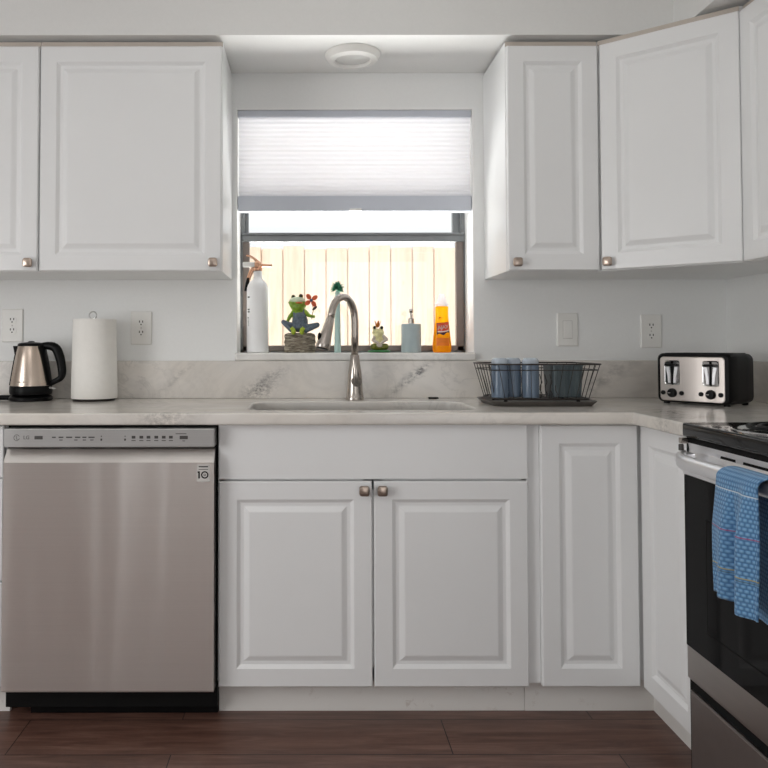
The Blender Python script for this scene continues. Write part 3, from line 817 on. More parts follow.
# bowed strap handle
pts = []
HY0, HY1 = RY0 - 0.050, RY1 + 0.050
for k in range(25):
    f = k / 24; bow = 1 - abs(2 * f - 1) ** 6
    pts.append((RX - 0.018 - 0.042 * min(1, bow * 1.3), HY0 + (HY1 - HY0) * f, 0.836))
hb = obj('handle', tube(B(), pts, 0.0185, 18, 0.62), 'bright_steel', t, smooth=True)
for yy in (HY0 - 0.012, HY1 + 0.012):
    obj('handle_bracket', mbox(RX - 0.040, RX - 0.003, yy - 0.014, yy + 0.014, 0.822, 0.850, 0.005), 'bright_steel', hb, smooth=True)
obj('handle_screw', lathe(B(), [(0.006, 0), (0.006, 0.014), (0.004, 0.016)], (RX - 0.020, HY0 + 0.012, 0.852), 12), 'grey_mark', hb)
dr = obj('drawer', mbox(RX + 0.004, RX + 0.011, DY1, DY0 - 0.006, 0.062, 0.254, 0.003), 'range_dark_steel', t)
obj('drawer_lip', mbox(RX + 0.0045, RX + 0.026, DY1, DY0 - 0.006, 0.2545, 0.257, 0.0008), 'steel_range', dr)

# towel over the oven handle
def towel():
    """cloth hung over the bar: v runs from the hem of the front over the bar to the hem at the back"""
    HZ = 0.836; HX = RX - 0.060
    TY0, TY1 = -1.272, -1.420
    nu, nv = 70, 130
    bm = B(); uv = bm.loops.layers.uv.new('uv')
    Lf, Lb = 0.238, 0.275
    rb = 0.0225
    grid = []
    arc = PI * rb
    for j in range(nv + 1):
        row = []
        for i in range(nu + 1):
            u = i / nu
            hem = 0.014 * (1 / (1 + math.exp(-(u - 0.47) * 40)))   # right fold hangs lower
            total_f = Lf + hem * 0.9
            s = -total_f + (total_f + arc + Lb) * j / nv
            fall = max(0.0, -s)
            a = min(max(s, 0), arc) / rb
            spread = min(1.0, fall / 0.10)
            # pleats: a deep valley between the two front folds
            fold = (0.015 * math.sin((u - 0.02) * PI * 2.05) ** 2 + 0.004 * math.sin(u * 17 + fall * 9)) * (0.25 + 0.75 * spread)
            valley = -0.012 * math.exp(-((u - 0.46) / 0.05) ** 2) * spread
            if s <= 0:
                x = HX - rb - 0.001 - fold - valley - 0.004 * spread; z = HZ + s
                yw = u + 0.012 * math.sin(fall * 14) * (u - 0.5)
            elif s < arc:
                x = HX - rb * math.cos(a) - 0.001 - fold * math.cos(a) * 0.3; z = HZ + rb * math.sin(a) * 0.95 + 0.001; yw = u
            else:
                dz = s - arc
                x = min(HX + rb + 0.002 * math.sin(u * 14), RX - 0.012); z = HZ - dz; yw = u * 1.0
            gather = 1.0 - 0.06 * (1 - spread) if s <= 0 else 0.95
            cyy = (TY0 + TY1) / 2
            yy = cyy + (TY0 + (TY1 - TY0) * yw - cyy) * gather
            q_ = min(1.0, max(0.0, s / arc)); yy -= 0.045 * q_ * q_ * (3 - 2 * q_)
            vx = bm.verts.new((x, yy, z)); row.append((vx, u * 0.21, -s))
        grid.append(row)
    for j in range(nv):
        for i in range(nu):
            q = (grid[j][i], grid[j][i + 1], grid[j + 1][i + 1], grid[j + 1][i])
            f = bm.faces.new([p[0] for p in q])
            for l, p in zip(f.loops, q): l[uv].uv = (p[1] + 1, p[2])
    return bm
o = obj('dish_towel', towel(), 'towel_blue', smooth=True, angle=180)
sm = o.modifiers.new('thick', 'SOLIDIFY'); sm.thickness = 0.004; sm.offset = 1
tag(place(o), 'blue waffle-weave dish towel with thin red and yellow stripes hung over the oven handle', 'towel')

# ------------------------------------------------------------------ counter things
# kettle
KX, KY = -1.008, -0.118
K = lambda x, z, y=0: (KX + x, KY + y, CT + 0.0003 + z)
t = thing('electric_kettle', 'stainless electric kettle with black handle on its base, far left of the counter', 'kettle', (KX, KY, CT + 0.0003))
obj('power_base', lathe(B(), [(0.072, 0), (0.076, 0.003), (0.076, 0.012), (0.070, 0.018), (0.05, 0.020)], K(0, 0), 36), 'black_plastic', t, smooth=True)
obj('base_ring', lathe(B(), [(0.066, 0.0202), (0.073, 0.024), (0.075, 0.034), (0.074, 0.052), (0.0725, 0.0545)], K(0, 0), 36), 'black_plastic', t, smooth=True)
bd = obj('body', lathe(B(), [(0.072, 0.055), (0.0715, 0.060), (0.063, 0.115), (0.055, 0.160), (0.0475, 0.196), (0.046, 0.200)], K(0, 0), 40), 'steel_kettle', t, smooth=True)
obj('lid', lathe(B(), [(0.0475, 0.1985), (0.048, 0.203), (0.045, 0.208), (0.030, 0.2115), (0.012, 0.213), (0.010, 0.216), (0.004, 0.217)], K(0, 0), 36), 'black_plastic', t, smooth=True)
b = B()
loft(b, [[K(-0.040, 0.199, -0.018), K(-0.040, 0.199, 0.018), K(-0.066, 0.199, 0.004), K(-0.066, 0.199, -0.004)], [K(-0.050, 0.168, -0.014), K(-0.050, 0.168, 0.014), K(-0.060, 0.168, 0.003), K(-0.060, 0.168, -0.003)]])
obj('spout', b, 'black_plastic', t)
# black strap down the handle side and a narrower black strip on the spout side
for sgn, w0, w1, z0 in ((1, 0.034, 0.026, 0.056), (-1, 0.014, 0.020, 0.056)):
    b = B(); rings = []
    for z, r in ((z0, 0.0722), (0.115, 0.0635), (0.16, 0.0555), (0.198, 0.0475)):
        ring = []; hw = (w1 + (w0 - w1) * (z - 0.056) / 0.142)
        for rr_ in (r + 0.0032, r - 0.002):
            ks = range(-4, 5) if rr_ > r else range(4, -5, -1)
            for k in ks:
                a = hw / r * k / 4
                ring.append(K(sgn * rr_ * math.cos(a), z, rr_ * math.sin(a)))
        rings.append(ring)
    loft(b, rings)
    obj('side_strip', b, 'black_plastic', t, smooth=True)
hpts = [K(0.036, 0.198), K(0.066, 0.2005), K(0.090, 0.193), K(0.103, 0.165), K(0.111, 0.130), K(0.114, 0.100), K(0.110, 0.082), K(0.092, 0.072), K(0.066, 0.060)]
obj('handle', tube(B(), hpts, [0.012, 0.0140, 0.0165, 0.0165, 0.0150, 0.0145, 0.011, 0.0095, 0.010], 16, 1.05, (0, 1, 0), 2), 'black_plastic', t, smooth=True, angle=180)
obj('switch', tube(B(), [K(0.070, 0.047, -0.010), K(0.092, 0.044, -0.012)], [0.004, 0.003], 10, 2.0), 'light_mark', t, smooth=True)
b = B()
for k in range(13):
    if k == 8: continue
    a = -PI / 2 - 0.32 + k * 0.028
    r = 0.0702; z = 0.070
    box(b, -0.0008, 0.0008, -0.0004, 0.0004, -0.0015, 0.0015, mat=Matrix.Translation(K(r * math.cos(a), z, r * math.sin(a))) @ Matrix.Rotation(a + PI / 2, 4, 'Z'))
obj('name_mark', b, 'grey_mark', bd)
cd = [K(-0.070, 0.010, 0), K(-0.10, 0.011, 0.0), K(-0.135, 0.009, -0.005), K(-0.18, 0.006, -0.02), K(-0.25, 0.006, -0.01), K(-0.33, 0.006, 0.05)]
obj('power_cord', tube(B(), cd, [0.0095, 0.0095, 0.008, 0.0055, 0.0055, 0.0055], 10, 1.0, (0, 0, 1), 2), 'black_plastic', t, smooth=True)

# paper towel and its holder
TX, TY = -0.778, -0.115
t = thing('paper_towel_holder', 'slim metal paper towel holder with wire loop on top, inside the towel roll', 'holder', (TX, TY, CT + 0.0003))
obj('base_plate', lathe(B(), [(0.074, 0), (0.076, 0.003), (0.074, 0.007), (0.02, 0.009)], (TX, TY, CT + 0.0003), 40), 'wire_dark', t, smooth=True)
obj('rod', lathe(B(), [(0.005, 0.008), (0.005, 0.303)], (TX, TY, CT), 12), 'chrome', t, smooth=True)
pts = [(TX - 0.006 + 0.0135 * math.cos(a), TY, CT + 0.311 + 0.0135 * math.sin(a)) for a in [-PI / 2 + 2 * PI * k / 24 for k in range(25)]]
obj('wire_loop', tube(B(), pts, 0.0022, 8), 'chrome', t, smooth=True)
b = B(); rings = []
prof = [(0.020, 0.011), (0.080, 0.009), (0.0815, 0.013), (0.0805, 0.10), (0.078, 0.20), (0.0765, 0.294), (0.0745, 0.297), (0.020, 0.297), (0.020, 0.011)]
for r, z in prof:
    rings.append([(TX + (r + (0.0016 if r > 0.07 and 0 <= k < 10 else 0)) * math.cos(2 * PI * k / 48), TY + (r + (0.0016 if r > 0.07 and 0 <= k < 10 else 0)) * math.sin(2 * PI * k / 48), CT + z) for k in range(48)])
loft(b, rings, False, False)
o = obj('paper_towel_roll', b, 'paper', smooth=True, angle=30)
tag(place(o), 'full roll of white paper towel standing on the counter right of the kettle', 'paper towel')

# outlets and switch
def outlet(x, z, label):
    t = thing('wall_outlet', label, 'outlet', (x, 0, z), 0, 'duplex outlets above the counter')
    pl = obj('cover_plate', loft(B(), [[(a, y, c) for a, c, _ in rr(0, 0, w, h, 0.004, 0, 3)] for y, w, h in ((-0.0004, 0.080, 0.127), (-0.004, 0.080, 0.127), (-0.0065, 0.074, 0.121))]), 'white_plastic', t, local=True)
    for s in (1, -1):
        rc = obj('receptacle', loft(B(), [[(a, y, c + s * 0.0195) for a, c, _ in rr(0, 0, 0.034, 0.029, 0.012, 0, 5)] for y in (-0.006, -0.0085)]), 'white_plastic', t, local=True)
        b = B()
        for sx in (-0.0062, 0.0062): box(b, sx - 0.0016, sx + 0.0016, -0.0090, -0.0080, s * 0.0195 + 0.001, s * 0.0195 + 0.009)
        lathe(b, [(0.0026, 0.0080), (0.0026, 0.0090)], (0, 0, s * 0.0195 - 0.006), 10, axis='Y')
        obj('slots', b, 'black_matte', rc, local=True)
    obj('screw', lathe(B(), [(0.003, 0.006), (0.003, 0.0075)], (0, 0, 0), 10, axis='Y'), 'light_mark', t, local=True)
    return t
o1 = outlet(-1.123, 1.190, 'white duplex wall outlet above the electric kettle at far left')
dup(o1, (-0.6315, 0, 1.180), label='white duplex wall outlet right of the paper towel roll')
dup(o1, (1.313, 0, 1.166), label='white duplex wall outlet above the toaster')
t = thing('light_switch', 'white rocker light switch on the wall above the dish rack', 'switch', (0.994, 0, 1.172))
obj('cover_plate', loft(B(), [[(a, y, c) for a, c, _ in rr(0, 0, w, h, 0.004, 0, 3)] for y, w, h in ((-0.0004, 0.080, 0.127), (-0.004, 0.080, 0.127), (-0.0065, 0.074, 0.121))]), 'white_plastic', t, local=True)
obj('rocker', loft(B(), [[(-0.0165, -0.006, -0.033), (0.0165, -0.006, -0.033), (0.0165, -0.006, 0.033), (-0.0165, -0.006, 0.033)], [(-0.016, -0.0115, -0.0325), (0.016, -0.0115, -0.0325), (0.016, -0.0075, 0.0325), (-0.016, -0.0075, 0.0325)]]), 'white_plastic', t, local=True)
b = B()
for a in ((-0.0185, -0.0165, -0.035, 0.035), (0.0165, 0.0185, -0.035, 0.035), (-0.0185, 0.0185, -0.035, -0.033), (-0.0185, 0.0185, 0.033, 0.035)): box(b, a[0], a[1], -0.0068, -0.0060, a[2], a[3])
obj('rocker_frame', b, 'sticker', t, local=True)

# recessed ceiling light in the soffit over the window
t = thing('ceiling_light', 'round white recessed light in the soffit above the window', 'ceiling light', (0.167, -0.186, SZ))
LC = (0.167, -0.186, SZ)
obj('trim_ring', lathe(B(), [(0.100, -0.0004), (0.100, -0.006), (0.088, -0.022), (0.066, -0.026), (0.062, -0.014), (0.060, -0.006)], LC, 48), 'white_plastic', t, smooth=True, angle=30)
obj('lens', lathe(B(), [(0.063, -0.010), (0.063, -0.016), (0.045, -0.019), (0.01, -0.020)], LC, 40), 'lens_white', t, smooth=True)

# toaster
t = thing('toaster', 'black and stainless four-slice toaster angled in the right corner of the counter', 'toaster', (0, 0, 0))
rot = math.radians(-54); dvx = Vector((math.cos(rot), math.sin(rot), 0)); nvx = Vector((-math.sin(rot), math.cos(rot), 0))
tw, td, th = 0.246, 0.17, 0.176
org = Vector((1.212, -0.262, CT + 0.0004)) + dvx * (tw / 2) + nvx * (td / 2)
t.location = org; t.rotation_euler = (0, 0, rot); W[t] = Matrix.Translation(org) @ Matrix.Rotation(rot, 4, 'Z')
rings = []
for y, w, h, r in ((-td / 2, tw - 0.012, th - 0.022, 0.016), (-td / 2 + 0.008, tw, th - 0.010, 0.020), (-0.03, tw, th - 0.008, 0.022), (0.03, tw, th - 0.008, 0.022), (td / 2 - 0.012, tw, th - 0.012, 0.022), (td / 2, tw - 0.016, th - 0.026, 0.018)):
    rings.append([(a, y, c + 0.0045 + (th - 0.008) / 2) for a, c, _ in rr(0, 0, w, h, r, 0, 5)])
obj('body', loft(B(), rings), 'black_plastic', t, smooth=True, local=True)
b = B()
loft(b, [[(a, y, c + 0.0855) for a, c, _ in rr(-0.002, 0, w, h, 0.012, 0, 5)] for y, w, h in ((-td / 2 + 0.002, 0.214, 0.149), (-td / 2 - 0.0015, 0.214, 0.149), (-td / 2 - 0.003, 0.210, 0.145))])
fp = obj('face_plate', b, 'steel_toaster', t, local=True)
yf = -td / 2 - 0.003
for lx in (-0.066, 0.062):
    obj('lever_recess', loft(B(), [[(a, y, c + 0.106) for a, c, _ in rr(lx, 0, w, h, 0.008, 0, 4)] for y, w, h in ((yf - 0.0005, 0.054, 0.084), (yf - 0.0025, 0.052, 0.082), (yf - 0.0008, 0.047, 0.077))]), 'chrome', t, local=True)
    bl = B()
    box(bl, lx - 0.0035, lx + 0.0035, yf - 0.0034, yf - 0.001, 0.067, 0.145, 0.001, 1)
    obj('lever_slot', bl, 'black_matte', t, local=True)
    obj('lever', loft(B(), [[(lx - 0.018, y, 0.129 - e), (lx + 0.018, y, 0.129 - e), (lx + 0.014, y, 0.136 + e), (lx - 0.014, y, 0.136 + e)] for y, e in ((yf - 0.003, 0), (yf - 0.012, 0.001), (yf - 0.018, -0.001))]), 'black_plastic', t, local=True)
    # hourglass chrome guides either side of the slot
    for s in (-1, 1):
        obj('lever_guide', loft(B(), [[(lx + s * w0, yf - 0.004, z), (lx + s * w1, yf - 0.004, z), (lx + s * w1, yf - 0.0018, z), (lx + s * w0, yf - 0.0018, z)] for z, w0, w1 in ((0.071, 0.005, 0.013), (0.095, 0.006, 0.015), (0.120, 0.009, 0.020), (0.126, 0.010, 0.021))]), 'bright_steel', t, local=True)
    kn = obj('dial', lathe(B(), [(0.0155, 0), (0.0155, 0.006), (0.013, 0.012), (0.004, 0.013)], (lx, yf, 0.0375), 24, axis='Y'), 'black_plastic', t, smooth=True, local=True)
    obj('dial_pointer', mbox(lx - 0.010, lx - 0.001, yf - 0.0138, yf - 0.0128, 0.0365, 0.0385), 'light_mark', kn, local=True)
    for s in (-1, 1):
        obj('push_button', lathe(B(), [(0.0075, 0), (0.0075, 0.004), (0.005, 0.006)], (lx + s * 0.0315, yf, 0.0375), 16, axis='Y'), 'black_plastic', t, smooth=True, local=True)
for yy in (-0.06, -0.02, 0.02, 0.06):
    obj('bread_slot', mbox(-0.10, 0.10, yy - 0.011, yy + 0.011, th - 0.0080, th - 0.0032), 'black_matte', t, local=True)
for sx in (-1, 1):
    for sy in (-1, 1): obj('foot', lathe(B(), [(0.010, 0), (0.010, 0.006), (0.008, 0.010)], (sx * 0.10, sy * 0.062, 0), 12), 'black_plastic', t, local=True)

# dish rack with tray
t = thing('dish_rack', 'dark wire dish rack on a grey drip tray right of the sink', 'dish rack', (0.785, -0.285, CT + 0.0004))
zt = CT + 0.0004
RCX, RCY = 0.780, -0.292
b = loft(B(), [rr(RCX, RCY, 0.325, 0.235, 0.035, zt), rr(RCX, RCY, 0.352, 0.262, 0.045, zt + 0.013), rr(RCX, RCY, 0.356, 0.266, 0.047, zt + 0.016), rr(RCX, RCY, 0.350, 0.260, 0.045, zt + 0.016), rr(RCX, RCY, 0.322, 0.232, 0.035, zt + 0.006)])
obj('drip_tray', b, 'tray_grey', t, smooth=True)
b = B()
lev = ((zt + 0.022, 0.310, 0.220), (zt + 0.118, 0.355, 0.265), (zt + 0.122, 0.358, 0.268), (zt + 0.137, 0.366, 0.276))
def loop(z, w, h, rad):
    p = rr(RCX, RCY, w, h, 0.03, z, 6); tube(b, p + [p[0]], rad, 8)
for i, (z, w, h) in enumerate(lev):
    if i != 2: loop(z, w, h, 0.0026 if i in (0, 3) else 0.0017)
z0, w0, h0 = lev[0]; z1, w1, h1 = lev[3]
N = 9
for k in range(N + 1):
    f = k / N - 0.5
    for s in (-1, 1):
        tube(b, [(RCX + f * (w0 - 0.05), RCY + s * h0 / 2, z0), (RCX + f * (w1 - 0.05), RCY + s * h1 / 2, z1)], 0.0011, 6)
    tube(b, [(RCX + f * (w0 - 0.05), RCY - h0 / 2, z0), (RCX + f * (w0 - 0.05), RCY + h0 / 2, z0)], 0.0015, 6)
for k in range(6):
    f = k / 5 - 0.5
    for s in (-1, 1):
        tube(b, [(RCX + s * w0 / 2, RCY + f * (h0 - 0.06), z0), (RCX + s * w1 / 2, RCY + f * (h1 - 0.06), z1)], 0.0015, 6)
obj('wire_basket', b, 'wire_dark', t, smooth=True)
b = B()
for k in range(5):   # wavy plate dividers
    xx = RCX - 0.002 + 0.017 * k
    tube(b, [(xx + 0.004 * math.sin(q * 1.9), RCY - 0.075, z0 + 0.003 + 0.013 * q) for q in range(7)], 0.0016, 6)
obj('plate_divider', b, 'wire_dark', t, smooth=True)
for sx in (-1, 1):
    for sy in (-1, 1): obj('foot', lathe(B(), [(0.006, 0.0068), (0.006, 0.0195), (0.004, 0.021)], (RCX + sx * 0.12, RCY + sy * 0.08, zt), 10), 'black_plastic', t)
# upside-down tumblers
zg = zt + 0.0265
tinted('tumbler_foot', (206, 216, 226), (0.9, 0.94, 0.98, 1), 0.2)
t = thing('glass_tumbler', 'blue-grey glass tumbler upside down in the dish rack, leftmost of three', 'glass', (0.643, -0.362, zg), 0, 'tumblers in the dish rack')
prof = [(0.0285, 0.0), (0.0288, 0.002), (0.0278, 0.06), (0.0270, 0.1105), (0.0250, 0.1105), (0.0265, 0.001), (0.0285, 0.0)]
rings = []
for r, z in prof:
    rings.append([((r + (0.0009 if k % 2 and 0.002 < z < 0.125 else 0)) * math.cos(2 * PI * k / 32), (r + (0.0009 if k % 2 and 0.002 < z < 0.125 else 0)) * math.sin(2 * PI * k / 32), z) for k in range(32)])
obj('wall', loft(B(), rings, False, False), 'tumbler_glass', t, smooth=True, local=True)
obj('thick_base', lathe(B(), [(0.0262, 0.1108), (0.0272, 0.114), (0.0268, 0.122), (0.0240, 0.1275), (0.0195, 0.130), (0.015, 0.1265), (0.010, 0.1255), (0.006, 0.127), (0.002, 0.1275)], (0, 0, 0), 28), 'tumbler_foot', t, smooth=True, local=True)
dup(t, (0.6935, -0.331, zg), 0.1, 'blue-grey glass tumbler upside down in the dish rack, middle of three')
dup(t, (0.7450, -0.362, zg), 0.05, 'blue-grey glass tumbler upside down in the dish rack, nearest the grey bin')
# smoky bin in the rack
t = thing('utensil_bin', 'dark smoky ribbed bin standing in the right end of the dish rack', 'bin', (0.892, -0.315, zg))
BXC, BYC = 0.868, -0.318
def ribbed(w, h, r, z):
    p = rr(BXC, BYC, w, h, r, z, 6); return p
b = loft(B(), [ribbed(0.098, 0.10, 0.018, zg), ribbed(0.104, 0.106, 0.02, zg + 0.05), ribbed(0.110, 0.112, 0.022, zg + 0.102), ribbed(0.114, 0.116, 0.023, zg + 0.104), ribbed(0.114, 0.116, 0.023, zg + 0.108), ribbed(0.107, 0.109, 0.02, zg + 0.108), ribbed(0.095, 0.097, 0.017, zg + 0.004)])
obj('bin_wall', b, 'bin_smoke', t, smooth=True)
b = B()
for k in range(8):
    f = k / 7 - 0.5
    tube(b, [(BXC + f * 0.062, BYC - 0.0505, zg + 0.004), (BXC + f * 0.070, BYC - 0.0565, zg + 0.10)], 0.0016, 6)
obj('rib', b, 'bin_smoke', t)

# ------------------------------------------------------------------ things on the window sill
SZT = 1.0853
S = 256.4
def sx_(px): return (px - 308.2) / S + 0.0053
# white and rose-gold extinguisher
EXX, EXY = sx_(257.6), 0.062
E_ = lambda x, z, y=0: (EXX + x, EXY + y, SZT + z)
t = thing('fire_extinguisher', 'slim white fire extinguisher with rose gold head at the left end of the sill', 'fire extinguisher', (EXX, EXY, SZT))
bd = obj('cylinder', lathe(B(), [(0.039, 0), (0.0425, 0.003), (0.0425, 0.240), (0.0418, 0.250), (0.0385, 0.263), (0.032, 0.274), (0.023, 0.282), (0.018, 0.287), (0.0165, 0.295), (0.0165, 0.318)], E_(0, 0), 40), 'matte_white', t, smooth=True)
b = B()
for z, w, a0 in ((0.215, 0.006, 3.50), (0.167, 0.008, 3.5), (0.158, 0.006, 3.5), (0.135, 0.004, 3.5)):
    for k in range(4 if w > 0.004 else 2):
        a = a0 + 0.2 + k * 0.075
        box(b, -0.0013, 0.0013, -0.0003, 0.0003, -0.0026, 0.0026, mat=Matrix.Translation(E_(0.0427 * math.cos(a), z, 0.0427 * math.sin(a))) @ Matrix.Rotation(a + PI / 2, 4, 'Z'))
for k in range(5):
    a = 3.8
    box(b, -0.0022, 0.0022, -0.0003, 0.0003, -0.0012, 0.0012, mat=Matrix.Translation(E_(0.0427 * math.cos(a), 0.126 - 0.005 * k, 0.0427 * math.sin(a))) @ Matrix.Rotation(a + PI / 2, 4, 'Z'))
obj('printed_mark', b, 'black_matte', bd)
vl = obj('valve_head', lathe(B(), [(0.0165, 0.3185), (0.0175, 0.322), (0.0175, 0.330), (0.014, 0.333), (0.0145, 0.350), (0.010, 0.356)], E_(0, 0), 24), 'rose_gold', t, smooth=True)
obj('nozzle_pin', tube(B(), [E_(0.010, 0.341), E_(0.030, 0.341), E_(0.042, 0.340), E_(0.056, 0.340)], [0.0075, 0.0058, 0.0052, 0.006], 12), 'rose_gold', vl, smooth=True)
obj('squeeze_lever', tube(B(), [E_(0.004, 0.352), E_(-0.012, 0.366), E_(-0.028, 0.377), E_(-0.044, 0.380)], [0.006, 0.005, 0.0045, 0.004], 10, 1.8, (0, 0, 1), 2), 'rose_gold', vl, smooth=True)
obj('lower_lever', tube(B(), [E_(-0.008, 0.334), E_(-0.022, 0.322), E_(-0.032, 0.300), E_(-0.036, 0.285)], [0.006, 0.006, 0.005, 0.005], 10, 1.6, (0, 1, 0), 2), 'rose_gold', vl, smooth=True)
obj('hose_tip', tube(B(), [E_(-0.0355, 0.292), E_(-0.041, 0.272), E_(-0.046, 0.240)], [0.0062, 0.007, 0.007], 12), 'black_plastic', vl, smooth=True)
obj('seal_tag', mbox(EXX - 0.058, EXX - 0.012, EXY - 0.010, EXY + 0.006, SZT + 0.334, SZT + 0.353, 0.003), 'white_plastic', vl)

# big frog on a stump
GX, GY = sx_(300.0), 0.055
def F(u, v, dy=0.0): return Vector((GX + (u - 288) / 9.6 / S, GY + dy, SZT + (690 - v) / 9.6 / S))
def cap(bm, a, b_, ra, rb, n=7):
    a, b_ = Vector(a), Vector(b_)
    for k in range(n + 1):
        f = k / n; r = ra + (rb - ra) * f
        ell(bm, a.lerp(b_, f), (r, r, r), u=14, v=10)
t = thing('frog_figurine', 'green frog figurine in grey dungarees sitting on a log with an orange flower', 'figurine', (GX, GY, SZT))
b = B(); rings = []
for z, r in ((0, 0.056), (0.004, 0.060), (0.018, 0.0625), (0.028, 0.059), (0.040, 0.0615), (0.052, 0.060), (0.064, 0.0615), (0.072, 0.057), (0.076, 0.045)):
    rings.append([(GX + (r + 0.003 * noise.noise(Vector((math.cos(q) * 2.5, math.sin(q) * 2.5, z * 60)))) * math.cos(q), GY + 0.78 * r * math.sin(q), SZT + z) for q in [2 * PI * k / 40 for k in range(40)]])
obj('log', loft(b, rings), 'stump_bark', t, smooth=True)
b = B()
ell(b, F(268, 232), (0.034, 0.029, 0.022)); ell(b, F(262, 212, -0.006), (0.036, 0.026, 0.012)); ell(b, F(265, 255, -0.004), (0.026, 0.026, 0.020))
ell(b, F(225, 160, -0.008), (0.0095, 0.010, 0.010)); ell(b, F(297, 152, -0.008), (0.0095, 0.010, 0.010))
ell(b, F(275, 300), (0.022, 0.020, 0.020)); ell(b, F(282, 370), (0.028, 0.024, 0.036))
cap(b, F(225, 305), F(190, 350, -0.012), 0.0095, 0.0080); cap(b, F(190, 350, -0.012), F(168, 395, -0.022), 0.0078, 0.0062)
cap(b, F(338, 300), F(372, 335, -0.012), 0.0095, 0.0080); cap(b, F(372, 335, -0.012), F(398, 345, -0.028), 0.0075, 0.0065)
for q in (-10, 0, 10): cap(b, F(168 + q, 400, -0.024), F(164 + q * 1.6, 432, -0.028), 0.0036, 0.0030, 4)
for q in (-6, 4, 14): cap(b, F(398, 342 + q, -0.029), F(428, 346 + q, -0.032), 0.0032, 0.0028, 4)
bd = obj('body', blob(b, 0.0022, 5), 'frog_green', t, smooth=True, angle=180)
obj('pale_snout', ell(B(), F(262, 192, -0.010), (0.031, 0.0250, 0.0145)), 'frog_pale', bd, smooth=True, label='pale whitish green top of the head')
obj('mouth', ell(B(), F(276, 216, -0.022), (0.017, 0.013, 0.0048)), 'frog_mouth', bd, smooth=True, label='orange open mouth')
for u, v in ((225, 158), (297, 150)): obj('eye', ell(B(), F(u, v, -0.0135), (0.0078, 0.0068, 0.0082)), 'eye_brown', bd, smooth=True)
for u, v in ((226, 157), (297, 149)): obj('pupil', ell(B(), F(u, v, -0.0192), (0.0042, 0.0024, 0.0046)), 'eye_black', bd, smooth=True)
b = B()
ell(b, F(288, 395, -0.003), (0.0315, 0.027, 0.034)); ell(b, F(288, 448), (0.036, 0.030, 0.020)); ell(b, F(286, 350, -0.010), (0.026, 0.020, 0.020))
cap(b, F(238, 452, -0.012), F(132, 400, -0.026), 0.0155, 0.0095); cap(b, F(132, 400, -0.026), F(205, 478, -0.038), 0.0095, 0.0085)
cap(b, F(340, 460, -0.012), F(452, 428, -0.026), 0.0155, 0.0105); cap(b, F(452, 428, -0.026), F(345, 485, -0.038), 0.0105, 0.0085)
cap(b, F(232, 330, -0.012), F(238, 288, -0.006), 0.0048, 0.0045); cap(b, F(326, 330, -0.012), F(318, 286, -0.006), 0.0048, 0.0045)
ov = obj('dungarees', blob(b, 0.0022, 4), 'denim', t, smooth=True, angle=180)
for u in (228, 306):
    b = B()
    ell(b, F(u, 492, -0.046), (0.0095, 0.012, 0.012))
    for q in (-12, 0, 12): cap(b, F(u + q * 0.7, 480, -0.048), F(u + q * 1.3 + (u - 267) * 0.25, 452 + abs(q), -0.054), 0.0044, 0.0036, 4)
    obj('foot', blob(b, 0.0018, 3), 'frog_feet', t, smooth=True, angle=180)
st = obj('flower_stem', tube(B(), [F(400, 375, -0.036), F(402, 340, -0.036), F(420, 280, -0.034), F(398, 210, -0.032)], 0.0014, 8, smooth_path=2), 'leaf_olive', t, smooth=True)
b = B()
for k in range(4):
    a = 0.62 + k * PI / 2
    c = F(396, 194, -0.034); d = Vector((math.cos(a), 0, math.sin(a)))
    ell(b, c + d * 0.0165, (0.0125, 0.0030, 0.0088), rot=Matrix.Rotation(-a, 3, 'Y').to_quaternion())
obj('petals', b, 'flower_orange', st, smooth=True)
obj('flower_eye', ell(B(), F(396, 194, -0.038), (0.0062, 0.004, 0.0062)), 'flower_blue', st, smooth=True)
obj('leaf', ell(B(), F(428, 270, -0.034), (0.012, 0.0025, 0.005), rot=Matrix.Rotation(-0.7, 3, 'Y').to_quaternion()), 'wire_dark', st, smooth=True)

# slim stem with spiky tuft
VX, VY = sx_(337.6), 0.062
t = thing('tufted_brush', 'slender pale aqua stem topped by a spiky dark green tuft behind the faucet', 'brush', (VX, VY, SZT))
obj('stem', lathe(B(), [(0.0125, 0), (0.0130, 0.003), (0.0118, 0.10), (0.0100, 0.20), (0.0088, 0.238), (0.004, 0.243)], (VX, VY, SZT), 24), 'aqua', t, smooth=True)
b = B(); random.seed(9)
cc = Vector((VX, VY, SZT + 0.250))
for k in range(160):
    a = random.uniform(0, 2 * PI); e = random.uniform(-0.6, 1.5)
    d = Vector((math.cos(a) * math.cos(e), math.sin(a) * math.cos(e), math.sin(e)))
    L = random.uniform(0.020, 0.032)
    tube(b, [cc + d * 0.003, cc + d * L * 0.6 + Vector((0, 0, 0.002)), cc + d * L], [0.0022, 0.0020, 0.0006], 5)
obj('tuft', b, 'tuft_green', t)

